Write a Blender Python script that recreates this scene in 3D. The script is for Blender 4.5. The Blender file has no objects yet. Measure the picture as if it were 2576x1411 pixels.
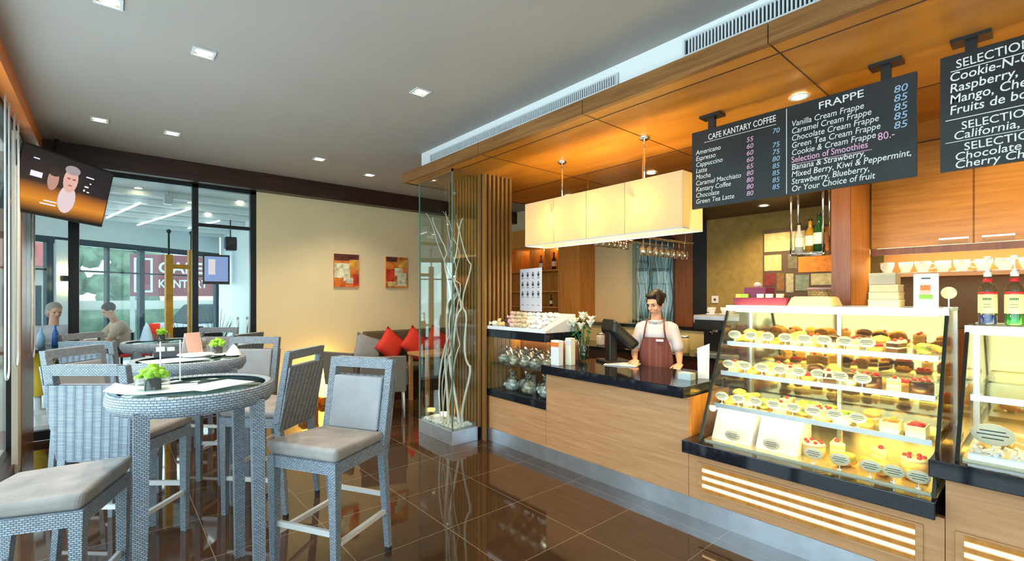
import bpy, bmesh, math, random
from mathutils import Vector, Matrix, Euler
random.seed(7)
S = bpy.context.scene
COL = S.collection
PI = math.pi

# ---------------- camera ----------------
cam_d = bpy.data.cameras.new('camera'); cam = bpy.data.objects.new('camera', cam_d); COL.objects.link(cam)
cam.location = (0, 0, 1.55); cam.rotation_euler = (PI/2, 0, -math.atan(1016/1180))
cam_d.sensor_fit = 'HORIZONTAL'; cam_d.sensor_width = 36; cam_d.lens = 1180/2576*36
cam_d.shift_y = 39.5/2576; cam_d.clip_start = 0.02; cam_d.clip_end = 200
S.camera = cam

# ---------------- view, world, daylight ----------------
S.view_settings.view_transform = 'Standard'; S.view_settings.look = 'None'
S.view_settings.gamma = 1.0; S.view_settings.exposure = 0.35; S.view_settings.use_curve_mapping = False
w = bpy.data.worlds.new('sky'); S.world = w; w.use_nodes = True
wn = w.node_tree.nodes; wl = w.node_tree.links; wn.clear()
wo = wn.new('ShaderNodeOutputWorld'); wb = wn.new('ShaderNodeBackground')
wr = wn.new('ShaderNodeValToRGB'); wt = wn.new('ShaderNodeTexCoord'); ws = wn.new('ShaderNodeSeparateXYZ')
wl.new(wt.outputs['Generated'], ws.inputs[0]); wl.new(ws.outputs['Z'], wr.inputs[0])
wr.color_ramp.elements[0].color = (0.80, 0.95, 0.97, 1); wr.color_ramp.elements[1].color = (0.72, 0.88, 1.0, 1)
wl.new(wr.outputs[0], wb.inputs[0]); wb.inputs['Strength'].default_value = 1.5
wl.new(wb.outputs[0], wo.inputs[0])

def area(name, loc, rot, sx, sy, power, color, spread=PI):
    l = bpy.data.lights.new(name, 'AREA'); l.shape = 'RECTANGLE'; l.size = sx; l.size_y = sy
    l.energy = power; l.color = color; l.spread = spread
    o = bpy.data.objects.new(name, l); COL.objects.link(o); o.location = loc; o.rotation_euler = rot
    return o
COOL = (0.70, 0.85, 1.0); WARM = (1.0, 0.72, 0.36); AMB = (1.0, 0.6, 0.2)
# daylight coming through the real windows behind and left of the camera, and the far terrace glazing
area('window_daylight_behind', (.3, -2.75, 1.6), (PI/2, 0, 0), 1.6, 2.4, 22, COOL).rotation_euler = (-PI/2, 0, PI)
area('window_daylight_left', (-0.85, 1.3, 1.6), (0, -PI/2, 0), 2.6, 7.0, 165, COOL)
area('terrace_daylight', (-0.3, 13.6, 2.2), (-PI/2, 0, 0), 8.0, 4.0, 330, (0.72, 0.93, 1.0))

# ---------------- materials ----------------
def newmat(name):
    m = bpy.data.materials.new(name); m.use_nodes = True
    nt = m.node_tree; b = nt.nodes['Principled BSDF']
    return m, nt, b
def mat(name, col, rough=0.5, metal=0.0, emit=None, es=0.0, noise=0.0, nscale=20, bump=0.0, ior=1.45):
    m, nt, b = newmat(name)
    b.inputs['Base Color'].default_value = (*col, 1); b.inputs['Roughness'].default_value = rough
    b.inputs['Metallic'].default_value = metal; b.inputs['IOR'].default_value = ior
    if emit: b.inputs['Emission Color'].default_value = (*emit, 1); b.inputs['Emission Strength'].default_value = es
    if noise or bump:
        tc = nt.nodes.new('ShaderNodeTexCoord'); n = nt.nodes.new('ShaderNodeTexNoise'); n.inputs['Scale'].default_value = nscale
        n.inputs['Detail'].default_value = 3
        nt.links.new(tc.outputs['Object'], n.inputs['Vector'])
        if noise:
            r = nt.nodes.new('ShaderNodeValToRGB'); nt.links.new(n.outputs['Fac'], r.inputs[0])
            r.color_ramp.elements[0].position = .3; r.color_ramp.elements[1].position = .7
            r.color_ramp.elements[0].color = (*[c*(1-noise) for c in col], 1); r.color_ramp.elements[1].color = (*[min(1, c*(1+noise)) for c in col], 1)
            nt.links.new(r.outputs[0], b.inputs['Base Color'])
        if bump:
            bp = nt.nodes.new('ShaderNodeBump'); bp.inputs['Strength'].default_value = bump; bp.inputs['Distance'].default_value = .005
            nt.links.new(n.outputs['Fac'], bp.inputs['Height']); nt.links.new(bp.outputs[0], b.inputs['Normal'])
    return m
def wood(name, c1, c2, stretch=(1, 1, 1), scale=6, rough=0.35):
    m, nt, b = newmat(name); N = nt.nodes.new; L = nt.links.new
    tc = N('ShaderNodeTexCoord'); mp = N('ShaderNodeMapping'); mp.inputs['Scale'].default_value = stretch
    n = N('ShaderNodeTexNoise'); n.inputs['Scale'].default_value = scale; n.inputs['Detail'].default_value = 5; n.inputs['Distortion'].default_value = .6
    r = N('ShaderNodeValToRGB'); r.color_ramp.elements[0].position = .32; r.color_ramp.elements[1].position = .68
    r.color_ramp.elements[0].color = (*c1, 1); r.color_ramp.elements[1].color = (*c2, 1)
    L(tc.outputs['Object'], mp.inputs[0]); L(mp.outputs[0], n.inputs['Vector']); L(n.outputs['Fac'], r.inputs[0]); L(r.outputs[0], b.inputs['Base Color'])
    b.inputs['Roughness'].default_value = rough
    return m
def wicker(name, col, gap, bw=.026, bh=.0085, stripe=0):
    m, nt, b = newmat(name); N = nt.nodes.new; L = nt.links.new
    tc = N('ShaderNodeTexCoord'); sp = N('ShaderNodeSeparateXYZ'); ad = N('ShaderNodeMath'); cb = N('ShaderNodeCombineXYZ')
    L(tc.outputs['Object'], sp.inputs[0]); L(sp.outputs['X'], ad.inputs[0]); L(sp.outputs['Y'], ad.inputs[1])
    L(ad.outputs[0], cb.inputs['X']); L(sp.outputs['Z'], cb.inputs['Y'])
    k = N('ShaderNodeTexBrick'); k.inputs['Scale'].default_value = 1; k.inputs['Brick Width'].default_value = bw; k.inputs['Row Height'].default_value = bh
    k.inputs['Mortar Size'].default_value = .0017; k.inputs['Mortar Smooth'].default_value = .6
    k.inputs['Color1'].default_value = (*col, 1); k.inputs['Color2'].default_value = (*[c*.72 for c in col], 1); k.inputs['Mortar'].default_value = (*gap, 1)
    L(cb.outputs[0], k.inputs['Vector']); L(k.outputs['Color'], b.inputs['Base Color'])
    if stripe:   # broad upright bands woven over the stakes
        k.offset = 0; m1 = N('ShaderNodeMath'); m1.operation = 'MULTIPLY'; m1.inputs[1].default_value = 2*PI/stripe; m2 = N('ShaderNodeMath'); m2.operation = 'SINE'
        m3 = N('ShaderNodeMapRange'); m3.inputs[1].default_value = -.5; m3.inputs[2].default_value = .5; m3.inputs[3].default_value = .66; m3.inputs[4].default_value = 1
        L(ad.outputs[0], m1.inputs[0]); L(m1.outputs[0], m2.inputs[0]); L(m2.outputs[0], m3.inputs[0])
        mx = N('ShaderNodeMix'); mx.data_type = 'RGBA'; mx.blend_type = 'MULTIPLY'; mx.inputs[0].default_value = 1
        L(k.outputs['Color'], mx.inputs[6]); L(m3.outputs[0], mx.inputs[7]); L(mx.outputs[2], b.inputs['Base Color'])
    bp = N('ShaderNodeBump'); bp.invert = True; bp.inputs['Strength'].default_value = .8; bp.inputs['Distance'].default_value = .004
    L(k.outputs['Fac'], bp.inputs['Height']); L(bp.outputs[0], b.inputs['Normal'])
    b.inputs['Roughness'].default_value = .42
    return m
def glass(name, tint=(.93, .97, .95), refl=.05, rough=0.0, power=5, gcol=(1, 1, 1)):
    m = bpy.data.materials.new(name); m.use_nodes = True; nt = m.node_tree; nt.nodes.clear(); N = nt.nodes.new; L = nt.links.new
    o = N('ShaderNodeOutputMaterial'); mx = N('ShaderNodeMixShader'); t = N('ShaderNodeBsdfTransparent'); g = N('ShaderNodeBsdfGlossy')
    lw = N('ShaderNodeLayerWeight'); lw.inputs['Blend'].default_value = .5
    p = N('ShaderNodeMath'); p.operation = 'POWER'; p.inputs[1].default_value = power
    ma = N('ShaderNodeMath'); ma.operation = 'MULTIPLY_ADD'; ma.inputs[1].default_value = 1-refl; ma.inputs[2].default_value = refl
    L(lw.outputs['Facing'], p.inputs[0]); L(p.outputs[0], ma.inputs[0]); L(ma.outputs[0], mx.inputs[0])
    t.inputs[0].default_value = (*tint, 1); g.inputs['Color'].default_value = (*gcol, 1); g.inputs['Roughness'].default_value = rough
    L(t.outputs[0], mx.inputs[1]); L(g.outputs[0], mx.inputs[2]); L(mx.outputs[0], o.inputs[0])
    return m
def emis(name, col, s):
    return mat(name, (.8, .8, .8), .5, emit=col, es=s)
M = {}
M['ceiling'] = mat('ceiling_paint', (.385, .352, .325), .8, noise=.03, nscale=1.2)
M['cream'] = mat('cream_paint', (.86, .70, .42), .7, noise=.03, nscale=2)
M['white'] = mat('white_paint', (.8, .82, .84), .5)
M['grille'] = mat('grille_metal', (.62, .65, .68), .4)
M['dark'] = mat('dark_gap', (.012, .012, .014), .6)
M['darkwood'] = wood('dark_brown_wood', (.028, .009, .005), (.06, .02, .01), (8, 8, 1), 4, .35)
M['beamwood'] = wood('beam_wood', (.022, .008, .005), (.055, .018, .010), (1, 6, 14), 3, .4)
M['soffit'] = wood('soffit_veneer', (.36, .135, .012), (.53, .215, .026), (3, .6, 3), 2.2, .3)
M['fascia'] = wood('fascia_veneer', (.17, .07, .02), (.30, .13, .035), (3, .5, 12), 4, .35)
M['counter'] = wood('counter_veneer', (.52, .255, .11), (.64, .345, .165), (2, .8, 12), 3, .3)
M['cabwood'] = wood('cabinet_veneer', (.46, .18, .025), (.62, .27, .045), (2, .7, 10), 3, .3)
M['redwood'] = wood('red_brown_wood', (.17, .055, .018), (.26, .09, .03), (8, 8, .6), 3, .35)
M['orangewood'] = wood('orange_wood', (.50, .19, .03), (.66, .28, .06), (8, 8, .6), 3, .4)
M['steel'] = mat('brushed_steel', (.70, .76, .84), .3, .85, noise=.08, nscale=9)
M['chrome'] = mat('chrome', (.85, .85, .86), .08, 1)
M['granite'] = mat('black_granite', (.010, .012, .018), .06, noise=.5, nscale=60, ior=1.6)
M['black'] = mat('black_plastic', (.015, .015, .017), .3)
M['blackmetal'] = mat('black_metal', (.018, .02, .026), .4, .3)
M['olive'] = mat('olive_stone_wall', (.34, .24, .07), .7, noise=.15, nscale=14)
M['wicker'] = wicker('grey_wicker', (.36, .43, .52), (.07, .08, .09), .017, .0085)
M['wickerback'] = wicker('grey_wicker_panel', (.38, .45, .55), (.08, .09, .12), .05, .009, .052)
M['seatfab'] = mat('grey_fabric', (.31, .285, .27), .85, noise=.22, nscale=7, bump=.25)
M['backfab'] = mat('grey_back_fabric', (.31, .32, .345), .85, noise=.08, nscale=8, bump=.2)
M['alu'] = mat('pale_footrest', (.72, .72, .72), .35, .3)
M['rubber'] = mat('dark_foot', (.02, .02, .03), .5)
M['glass'] = glass('clear_glass')
M['caseglass'] = glass('case_glass', (.97, .98, .97), .05)
M['shelfglass'] = glass('shelf_glass', (.80, .90, .88), .12)
M['tableglass'] = glass('table_glass', (.70, .82, .78), .42, .10, 2.0, (.82, 1, .97))
M['farglass'] = glass('far_window_glass', (.95, .98, .98), .015)
M['glassedge'] = mat('glass_edge', (.10, .22, .20), .1)
M['branch'] = mat('white_branch', (.85, .83, .80), .6)
M['pebble'] = mat('white_pebble', (.82, .80, .76), .5)
M['paper'] = mat('white_paper', (.86, .86, .88), .6)
M['tag'] = mat('cream_card', (.80, .78, .60), .5)
M['ink'] = mat('dark_ink', (.05, .05, .06), .6)
M['chalkboard'] = mat('chalkboard', (.014, .016, .018), .45, noise=.5, nscale=3)
M['chalk'] = mat('white_chalk', (.80, .80, .78), .8)
M['pink'] = mat('pink_chalk', (.80, .42, .62), .8)
M['blue'] = mat('blue_chalk', (.32, .48, .68), .8)
M['green'] = mat('leaf_green', (.28, .55, .04), .5, noise=.3, nscale=40)
M['dgreen'] = mat('dark_leaf_green', (.03, .16, .03), .5)
M['petal'] = mat('white_petal', (.88, .86, .70), .5)
M['red'] = mat('red_fabric', (.80, .05, .025), .7)
M['sofa'] = mat('olive_brown_fabric', (.13, .10, .05), .8)
M['armfab'] = mat('taupe_fabric', (.20, .17, .14), .8)
M['orange'] = mat('orange_paint', (.85, .22, .03), .5)
M['skin'] = mat('skin', (.72, .38, .25), .5)
M['hair'] = mat('dark_hair', (.012, .006, .005), .5)
M['greyhair'] = mat('grey_hair', (.35, .30, .26), .6)
M['brownhair'] = mat('brown_hair', (.05, .02, .012), .6)
M['shirt'] = mat('white_shirt', (.62, .60, .66), .7)
M['beigeshirt'] = mat('beige_shirt', (.68, .50, .38), .7)
M['trousers'] = mat('dark_trousers', (.04, .035, .035), .7)

def floor_mat():
    m, nt, b = newmat('polished_granite_tiles'); N = nt.nodes.new; L = nt.links.new
    tc = N('ShaderNodeTexCoord'); mp = N('ShaderNodeMapping'); mp.inputs['Location'].default_value = (-1.72, -2.65, 0)
    k = N('ShaderNodeTexBrick'); k.offset = 0; k.squash = 1; k.inputs['Scale'].default_value = 1
    k.inputs['Brick Width'].default_value = .62; k.inputs['Row Height'].default_value = .62; k.inputs['Mortar Size'].default_value = .0028
    k.inputs['Color1'].default_value = (.085, .042, .020, 1); k.inputs['Color2'].default_value = (.070, .034, .017, 1); k.inputs['Mortar'].default_value = (.30, .22, .15, 1)
    L(tc.outputs['Object'], mp.inputs[0]); L(mp.outputs[0], k.inputs['Vector'])
    n = N('ShaderNodeTexNoise'); n.inputs['Scale'].default_value = 45; n.inputs['Detail'].default_value = 4
    mx = N('ShaderNodeMix'); mx.data_type = 'RGBA'; mx.blend_type = 'MULTIPLY'; mx.inputs[0].default_value = .5
    L(tc.outputs['Object'], n.inputs['Vector']); L(k.outputs['Color'], mx.inputs[6]); L(n.outputs['Color'], mx.inputs[7]); L(mx.outputs[2], b.inputs['Base Color'])
    b.inputs['Roughness'].default_value = .045; b.inputs['IOR'].default_value = 1.75
    return m
M['floor'] = floor_mat()
M['sheet'] = mat('bluish_paper', (.70, .72, .82), .5)

# ---------------- mesh helpers ----------------
class MB:
    def __init__(s): s.bm = bmesh.new(); s.mats = []
    def _mi(s, m):
        if m is None: return 0
        if m not in s.mats: s.mats.append(m)
        return s.mats.index(m)
    def box(s, x0, x1, y0, y1, z0, z1, mt=None, R=None, c=None):
        vs = [(x, y, z) for z in (z0, z1) for y in (y0, y1) for x in (x0, x1)]
        if R is not None:
            c = Vector(c or (0, 0, 0)); vs = [c + R @ Vector(v) for v in vs]
        v = [s.bm.verts.new(p) for p in vs]; mi = s._mi(mt)
        for f in ((0, 2, 3, 1), (4, 5, 7, 6), (0, 1, 5, 4), (2, 6, 7, 3), (0, 4, 6, 2), (1, 3, 7, 5)):
            s.bm.faces.new([v[i] for i in f]).material_index = mi
        return s
    def hexa(s, bot, top, mt=None):
        v = [s.bm.verts.new(p) for p in list(bot)+list(top)]; n = len(bot); mi = s._mi(mt)
        s.bm.faces.new(v[:n][::-1]).material_index = mi; s.bm.faces.new(v[n:]).material_index = mi
        for i in range(n):
            j = (i+1) % n; s.bm.faces.new([v[i], v[j], v[n+j], v[n+i]]).material_index = mi
        return s
    def cyl(s, p0, p1, r0, r1=None, seg=12, mt=None, cap=True):
        p0 = Vector(p0); p1 = Vector(p1); r1 = r0 if r1 is None else r1; d = (p1-p0).normalized(); q = d.to_track_quat('Z', 'Y'); mi = s._mi(mt)
        a = [s.bm.verts.new(p0+q @ Vector((r0*math.cos(2*PI*i/seg), r0*math.sin(2*PI*i/seg), 0))) for i in range(seg)]
        b = [s.bm.verts.new(p1+q @ Vector((r1*math.cos(2*PI*i/seg), r1*math.sin(2*PI*i/seg), 0))) for i in range(seg)]
        for i in range(seg):
            f = s.bm.faces.new([a[i], a[(i+1) % seg], b[(i+1) % seg], b[i]]); f.smooth = True; f.material_index = mi
        if cap:
            s.bm.faces.new(a[::-1]).material_index = mi; s.bm.faces.new(b).material_index = mi
        return s
    def lathe(s, prof, c=(0, 0, 0), seg=16, mt=None, sx=1, sy=1):
        mi = s._mi(mt); rings = []
        for r, z in prof:
            if r < 1e-5: rings.append([s.bm.verts.new((c[0], c[1], c[2]+z))])
            else: rings.append([s.bm.verts.new((c[0]+sx*r*math.cos(2*PI*i/seg), c[1]+sy*r*math.sin(2*PI*i/seg), c[2]+z)) for i in range(seg)])
        for a, b in zip(rings, rings[1:]):
            for i in range(seg):
                j = (i+1) % seg
                vs = [a[i % len(a)], a[j % len(a)], b[j % len(b)], b[i % len(b)]]
                u = []
                for v in vs:
                    if v not in u: u.append(v)
                if len(u) > 2:
                    f = s.bm.faces.new(u); f.smooth = True; f.material_index = mi
        return s
    def ell(s, c, r, seg=14, rings=9, mt=None, R=None, jit=0):
        if not hasattr(r, '__len__'): r = (r, r, r)
        mi = s._mi(mt); c = Vector(c); R = R or Matrix.Identity(3); rr = []
        for k in range(rings+1):
            t = PI*k/rings; ring = []
            for i in range(1 if k in (0, rings) else seg):
                a = 2*PI*i/seg; p = Vector((r[0]*math.sin(t)*math.cos(a), r[1]*math.sin(t)*math.sin(a), -r[2]*math.cos(t)))
                if jit: p *= 1+random.uniform(-jit, jit)
                ring.append(s.bm.verts.new(c+R @ p))
            rr.append(ring)
        for a, b in zip(rr, rr[1:]):
            for i in range(seg):
                j = (i+1) % seg; u = []
                for v in (a[i % len(a)], a[j % len(a)], b[j % len(b)], b[i % len(b)]):
                    if v not in u: u.append(v)
                f = s.bm.faces.new(u); f.smooth = True; f.material_index = mi
        return s
    def tube(s, pts, r, seg=8, mt=None, taper=None):
        pts = [Vector(p) for p in pts]; mi = s._mi(mt); rings = []
        for k, p in enumerate(pts):
            d = (pts[min(k+1, len(pts)-1)]-pts[max(k-1, 0)]).normalized(); q = d.to_track_quat('Z', 'Y') if abs(d.z) < .999 else Euler((0, 0 if d.z > 0 else PI, 0)).to_quaternion()
            up = Vector((1, 0, 0)) if abs(d.x) < .9 else Vector((0, 1, 0)); a = d.cross(up).normalized(); b = d.cross(a)
            rk = r if taper is None else r+(taper-r)*k/(len(pts)-1)
            rings.append([s.bm.verts.new(p+a*rk*math.cos(2*PI*i/seg)+b*rk*math.sin(2*PI*i/seg)) for i in range(seg)])
        for a, b in zip(rings, rings[1:]):
            for i in range(seg):
                f = s.bm.faces.new([a[i], a[(i+1) % seg], b[(i+1) % seg], b[i]]); f.smooth = True; f.material_index = mi
        s.bm.faces.new(rings[0][::-1]); s.bm.faces.new(rings[-1])
        return s
    def face(s, pts, mt=None, smooth=False):
        f = s.bm.faces.new([s.bm.verts.new(p) for p in pts]); f.material_index = s._mi(mt); f.smooth = smooth
        return s
    def build(s, name, m=None, parent=None, bevel=0, segs=2, loc=None, rot=None, **k):
        me = bpy.data.meshes.new(name); s.bm.normal_update(); bmesh.ops.recalc_face_normals(s.bm, faces=s.bm.faces[:]); s.bm.to_mesh(me); s.bm.free()
        if s.mats:
            for q in s.mats: me.materials.append(M[q] if isinstance(q, str) else q)
        elif m is not None: me.materials.append(M[m] if isinstance(m, str) else m)
        o = bpy.data.objects.new(name, me); COL.objects.link(o)
        if parent: o.parent = parent
        if loc: o.location = loc
        if rot: o.rotation_euler = rot
        if bevel:
            b = o.modifiers.new('bevel', 'BEVEL'); b.width = bevel; b.segments = segs; b.limit_method = 'ANGLE'; b.harden_normals = False
        for a, v in k.items(): o[a] = v
        return o
def box(x0, x1, y0, y1, z0, z1, **k): return MB().box(x0, x1, y0, y1, z0, z1, **k)
def empty(name, label, cat, loc=(0, 0, 0), rz=0, group=None, rot=None):
    o = bpy.data.objects.new(name, None); COL.objects.link(o); o.empty_display_size = .1
    o.location = loc; o.rotation_euler = rot or (0, 0, rz); o['label'] = label; o['category'] = cat
    if group: o['group'] = group
    return o
def tag(o, label, cat, group=None):
    o['label'] = label; o['category'] = cat
    if group: o['group'] = group
    return o
def st(o): o['kind'] = 'structure'; return o
KIDS = {}
def dup(root, loc=None, rz=None, label=None, group=None, scale=None):
    r = root.copy(); COL.objects.link(r)
    if loc is not None: r.location = loc
    if rz is not None: r.rotation_euler = (root.rotation_euler[0], root.rotation_euler[1], rz)
    if scale: r.scale = (scale,)*3 if not hasattr(scale, '__len__') else scale
    if label: r['label'] = label
    if group: r['group'] = group
    for ch in [c for c in ALL() if c.parent == root]:
        c = ch.copy(); COL.objects.link(c); c.parent = r
        for g in [q for q in ALL() if q.parent == ch]:
            d = g.copy(); COL.objects.link(d); d.parent = c
    return r
def ALL(): return list(bpy.data.objects)
class Proto:
    """a thing used for repeats: first placement moves the original, later ones copy it and its parts"""
    def __init__(s, root): s.root = root; s.used = False; s.kids = [(c, [g for g in root_children(c)]) for c in root_children(root)]
    def put(s, loc, rz=0, label=None, group=None, scale=None):
        if not s.used: r = s.root; s.used = True
        else:
            r = s.root.copy(); COL.objects.link(r)
            for ch, gs in s.kids:
                c = ch.copy(); COL.objects.link(c); c.parent = r
                for g in gs:
                    d = g.copy(); COL.objects.link(d); d.parent = c
        r.location = loc; r.rotation_euler = (0, 0, rz)
        if scale: r.scale = (scale,)*3 if not hasattr(scale, '__len__') else scale
        if label: r['label'] = label
        if group: r['group'] = group
        return r
def root_children(o): return [c for c in bpy.data.objects if c.parent == o]
ORD = ['first', 'second', 'third', 'fourth', 'fifth', 'sixth', 'seventh', 'eighth', 'ninth', 'tenth', 'eleventh', 'twelfth', 'thirteenth', 'fourteenth', 'fifteenth', 'sixteenth']
def text(name, s, size, m, parent, M4, align='LEFT', ext=.0006, shear=0.0, sx=1.0, bold=0.0):
    c = bpy.data.curves.new(name, 'FONT'); c.body = s; c.size = size; c.extrude = ext; c.align_x = align; c.shear = shear; c.offset = bold; c.resolution_u = 3
    t = bpy.data.objects.new(name+'_tmp', c); COL.objects.link(t)
    bpy.context.view_layer.update()
    dg = bpy.context.evaluated_depsgraph_get(); me = bpy.data.meshes.new_from_object(t.evaluated_get(dg))
    bpy.data.objects.remove(t)
    me.transform(Matrix.Diagonal((sx, 1, 1, 1))); me.transform(M4)
    return me
def textobj(name, items, m, parent):
    """items: list of (string, size, Matrix, kwargs) joined into one mesh of lettering"""
    bm = bmesh.new()
    for s_, size, M4, kw in items:
        me = text(name, s_, size, m, parent, M4, **kw); bm.from_mesh(me); bpy.data.meshes.remove(me)
    me = bpy.data.meshes.new(name); bm.to_mesh(me); bm.free(); me.materials.append(M[m])
    o = bpy.data.objects.new(name, me); COL.objects.link(o); o.parent = parent
    return o
def to_mesh(o):
    """bake modifiers of a freshly built object into its mesh"""
    bpy.context.view_layer.update()
    dg = bpy.context.evaluated_depsgraph_get(); me = bpy.data.meshes.new_from_object(o.evaluated_get(dg))
    o.modifiers.clear(); o.data = me
    return o
# ================= room shell =================
st(box(-.75, 6.3, -2.6, 7.1, -.1, 0).build('floor', 'floor'))
st(box(-.75, 6.3, -2.6, 7.15, 3.2, 3.3).build('ceiling', 'ceiling'))
# right-hand wall behind the bar
b = MB(); b.box(6.1, 6.25, -2.6, .9, 0, 3.2, mt='olive'); b.box(6.1, 6.25, .9, 3.07, 0, 3.2, mt='olive')
b.box(6.1, 6.25, 3.07, 3.27, 0, 3.2, mt='blackmetal'); b.box(6.1, 6.25, 3.27, 3.58, 0, 3.2, mt='redwood')
b.box(6.1, 6.25, 3.58, 4.22, 0, 3.2, mt='darkwood'); b.box(6.1, 6.25, 4.22, 7.1, 0, 3.2, mt='cream'); st(b.build('wall_right'))
# far wall: cream part with pictures (the glazed part is built below)
st(box(1.53, 6.3, 7.1, 7.25, 0, 3.2).build('wall_far', 'cream'))
st(box(-.75, 6.3, 7.1, 7.25, 2.97, 3.2).build('trim_1', 'beamwood'))
st(box(-.6, 6.1, 6.93, 7.1, 2.97, 3.2).build('trim_2', 'beamwood'))
st(box(1.53, 6.1, 7.075, 7.1, 0, .10).build('baseboard_far', 'darkwood'))
# wall behind the camera: a wide window with daylight
b = MB(); b.box(-.75, 6.3, -2.7, -2.6, 0, .35); b.box(-.75, 6.3, -2.7, -2.6, 2.9, 3.3); b.box(1.2, 6.3, -2.7, -2.6, .35, 2.9); b.box(-.75, -.6, -2.7, -2.6, .35, 2.9)
st(b.build('wall_behind', 'cream'))
w = st(box(-.6, 1.2, -2.67, -2.655, .35, 2.9).build('window_3', 'glass'))
b = MB()
for x in (-.6, .3, 1.2): b.box(x-.03, x+.03, -2.69, -2.63, .35, 2.9)
b.box(-.6, 1.2, -2.69, -2.63, .33, .39); b.box(-.6, 1.2, -2.69, -2.63, 2.86, 2.92); b.build('window_frame', 'blackmetal', w)
# left wall: full-height glazing in dark frames
b = MB(); b.box(-.75, -.62, -2.6, 7.1, 3.0, 3.2); b.box(-.75, -.62, -2.6, 7.1, 0, .08); st(b.build('wall_left', 'darkwood'))
w = st(box(-.70, -.69, -2.6, 7.1, .08, 3.0).build('window_2', 'glass'))
b = MB()
for y in (-2.55, -1.0, .6, 2.2, 3.75, 5.3): b.box(-.74, -.64, y-.035, y+.035, .08, 3.0)
b.box(-.74, -.64, 6.55, 7.1, .0, 3.0); b.build('window_frame', 'blackmetal', w)
st(box(-.64, -.60, 5.95, 6.13, 0, 3.0).build('trim_3', mat('beige_post_paint', (.62, .54, .44), .6)))
st(box(-.64, -.60, 6.2, 7.1, 0, 3.0).build('trim_4', 'redwood'))
BL = empty('roller_blind', 'long orange roller blind headbox with looped white cords along the left window wall', 'roller blind', (0, 0, 0))
box(-.615, -.52, 2.0, 6.9, 3.05, 3.198).build('headbox', mat('orange_headbox', (.85, .24, .03), .4), BL)
# window in the far wall
w = st(box(-.64, 1.50, 7.165, 7.175, .1, 2.96).build('window_1', 'farglass'))
b = MB()
for x0, x1 in ((-.66, -.62), (-.335, -.245), (.805, .87), (1.46, 1.53)): b.box(x0, x1, 7.12, 7.2, 0, 2.97)
b.box(-.66, 1.53, 7.12, 7.2, 0, .1); b.box(-.66, 1.53, 7.12, 7.2, 2.93, 2.97); b.box(.83, 1.5, 7.13, 7.19, 2.44, 2.485)
b.build('window_frame', 'blackmetal', w)
b = MB(); b.tube([(1.30, 7.10, 1.25), (1.30, 7.06, 1.27), (1.30, 7.05, 1.15), (1.30, 7.06, 1.02), (1.30, 7.10, 1.04)], .012)
b.tube([(1.41, 7.10, 1.25), (1.41, 7.06, 1.27), (1.41, 7.05, 1.15), (1.41, 7.06, 1.02), (1.41, 7.10, 1.04)], .012); 
b.build('door_handle', 'steel', w)

# white bulkhead over the counter with slot diffusers
st(box(2.75, 6.1, -2.6, 4.80, 2.9, 3.2).build('wall_bulkhead', 'white'))
def slot(y0, y1, z0, z1, label, n):
    t = empty('slot_diffuser', label, 'air vent', (2.735, y0, z0), 0, 'slot diffusers in the white bulkhead')
    L = y1-y0; H = z1-z0
    box(.012, .0149, 0, L, 0, H).build('backing', 'dark', t)
    b = MB(); b.box(-.004, .012, 0, L, 0, .012); b.box(-.004, .012, 0, L, H-.012, H); b.box(-.004, .012, 0, .012, .012, H-.012); b.box(-.004, .012, L-.012, L, .012, H-.012); b.build('frame', 'grille', t)
    b = MB()
    k = int(L/.021)
    for i in range(k): y = .02+i*(L-.04)/k; b.box(0, .011, y, y+.0085, .012, H-.012)
    b.build('slat', 'grille', t)
slot(2.03, 4.58, 3.045, 3.135, 'slot diffuser in the white bulkhead nearer the glass branch case', 0)
slot(-1.2, 1.53, 3.045, 3.16, 'slot diffuser in the white bulkhead cut by the top edge of the picture', 0)
# timber soffit over the counter
st(box(2.62, 4.95, -2.6, 4.98, 2.87, 2.90).build('trim_5', 'soffit'))
b = MB(); ys = [-2.6, -.26, .98, 2.24, 3.5, 4.99]
for a, c in zip(ys, ys[1:]): b.box(2.60, 2.64, a+.003, c-.003, 2.865, 2.975)
b.box(2.64, 4.95, 4.95, 4.99, 2.87, 2.975); st(b.build('trim_6', 'fascia'))
st(box(2.64, 2.75, -2.6, 4.95, 2.9, 2.965).build('trim_7', 'fascia'))
b = MB()
for y in (-.26, .98, 2.24, 3.5): b.box(2.64, 4.9, y-.003, y+.003, 2.867, 2.871)
for x in (2.76, 3.9): b.box(x-.003, x+.003, -2.5, 4.9, 2.866, 2.871)
st(b.build('trim_8', 'darkwood'))
# lower dark ceiling over the back bar
st(box(4.95, 6.1, 1.1, 3.27, 2.57, 2.9).build('trim_9', 'darkwood'))
st(box(4.95, 6.1, -2.6, 1.1, 2.57, 2.9).build('trim_10', 'cabwood'))
st(box(4.93, 5.0, 3.27, 4.94, 2.75, 2.9).build('trim_11', 'darkwood'))

# ---- slatted pillar beside the branch case
t = empty('slatted_pillar', 'square timber-slatted pillar between the glass branch case and the bakery counter', 'pillar', (3.25, 4.36, 0))
box(-.195, .19, -.31, .33, 0, 2.87).build('core', 'dark', t)
n = 0
for i in range(7): box(-.19+i*.059, -.19+i*.059+.026, -.36, -.31, .0, 2.87).build('slat', 'slatwood' if 'slatwood' in M else M.setdefault('slatwood', wood('slat_wood', (.24, .115, .03), (.30, .15, .04), (2, 2, .5), 3, .4)), t)
for i in range(11): box(-.225, -.195, -.30+i*.057, -.30+i*.057+.022, .14, 2.87).build('slat', 'slatwood', t)

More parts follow.
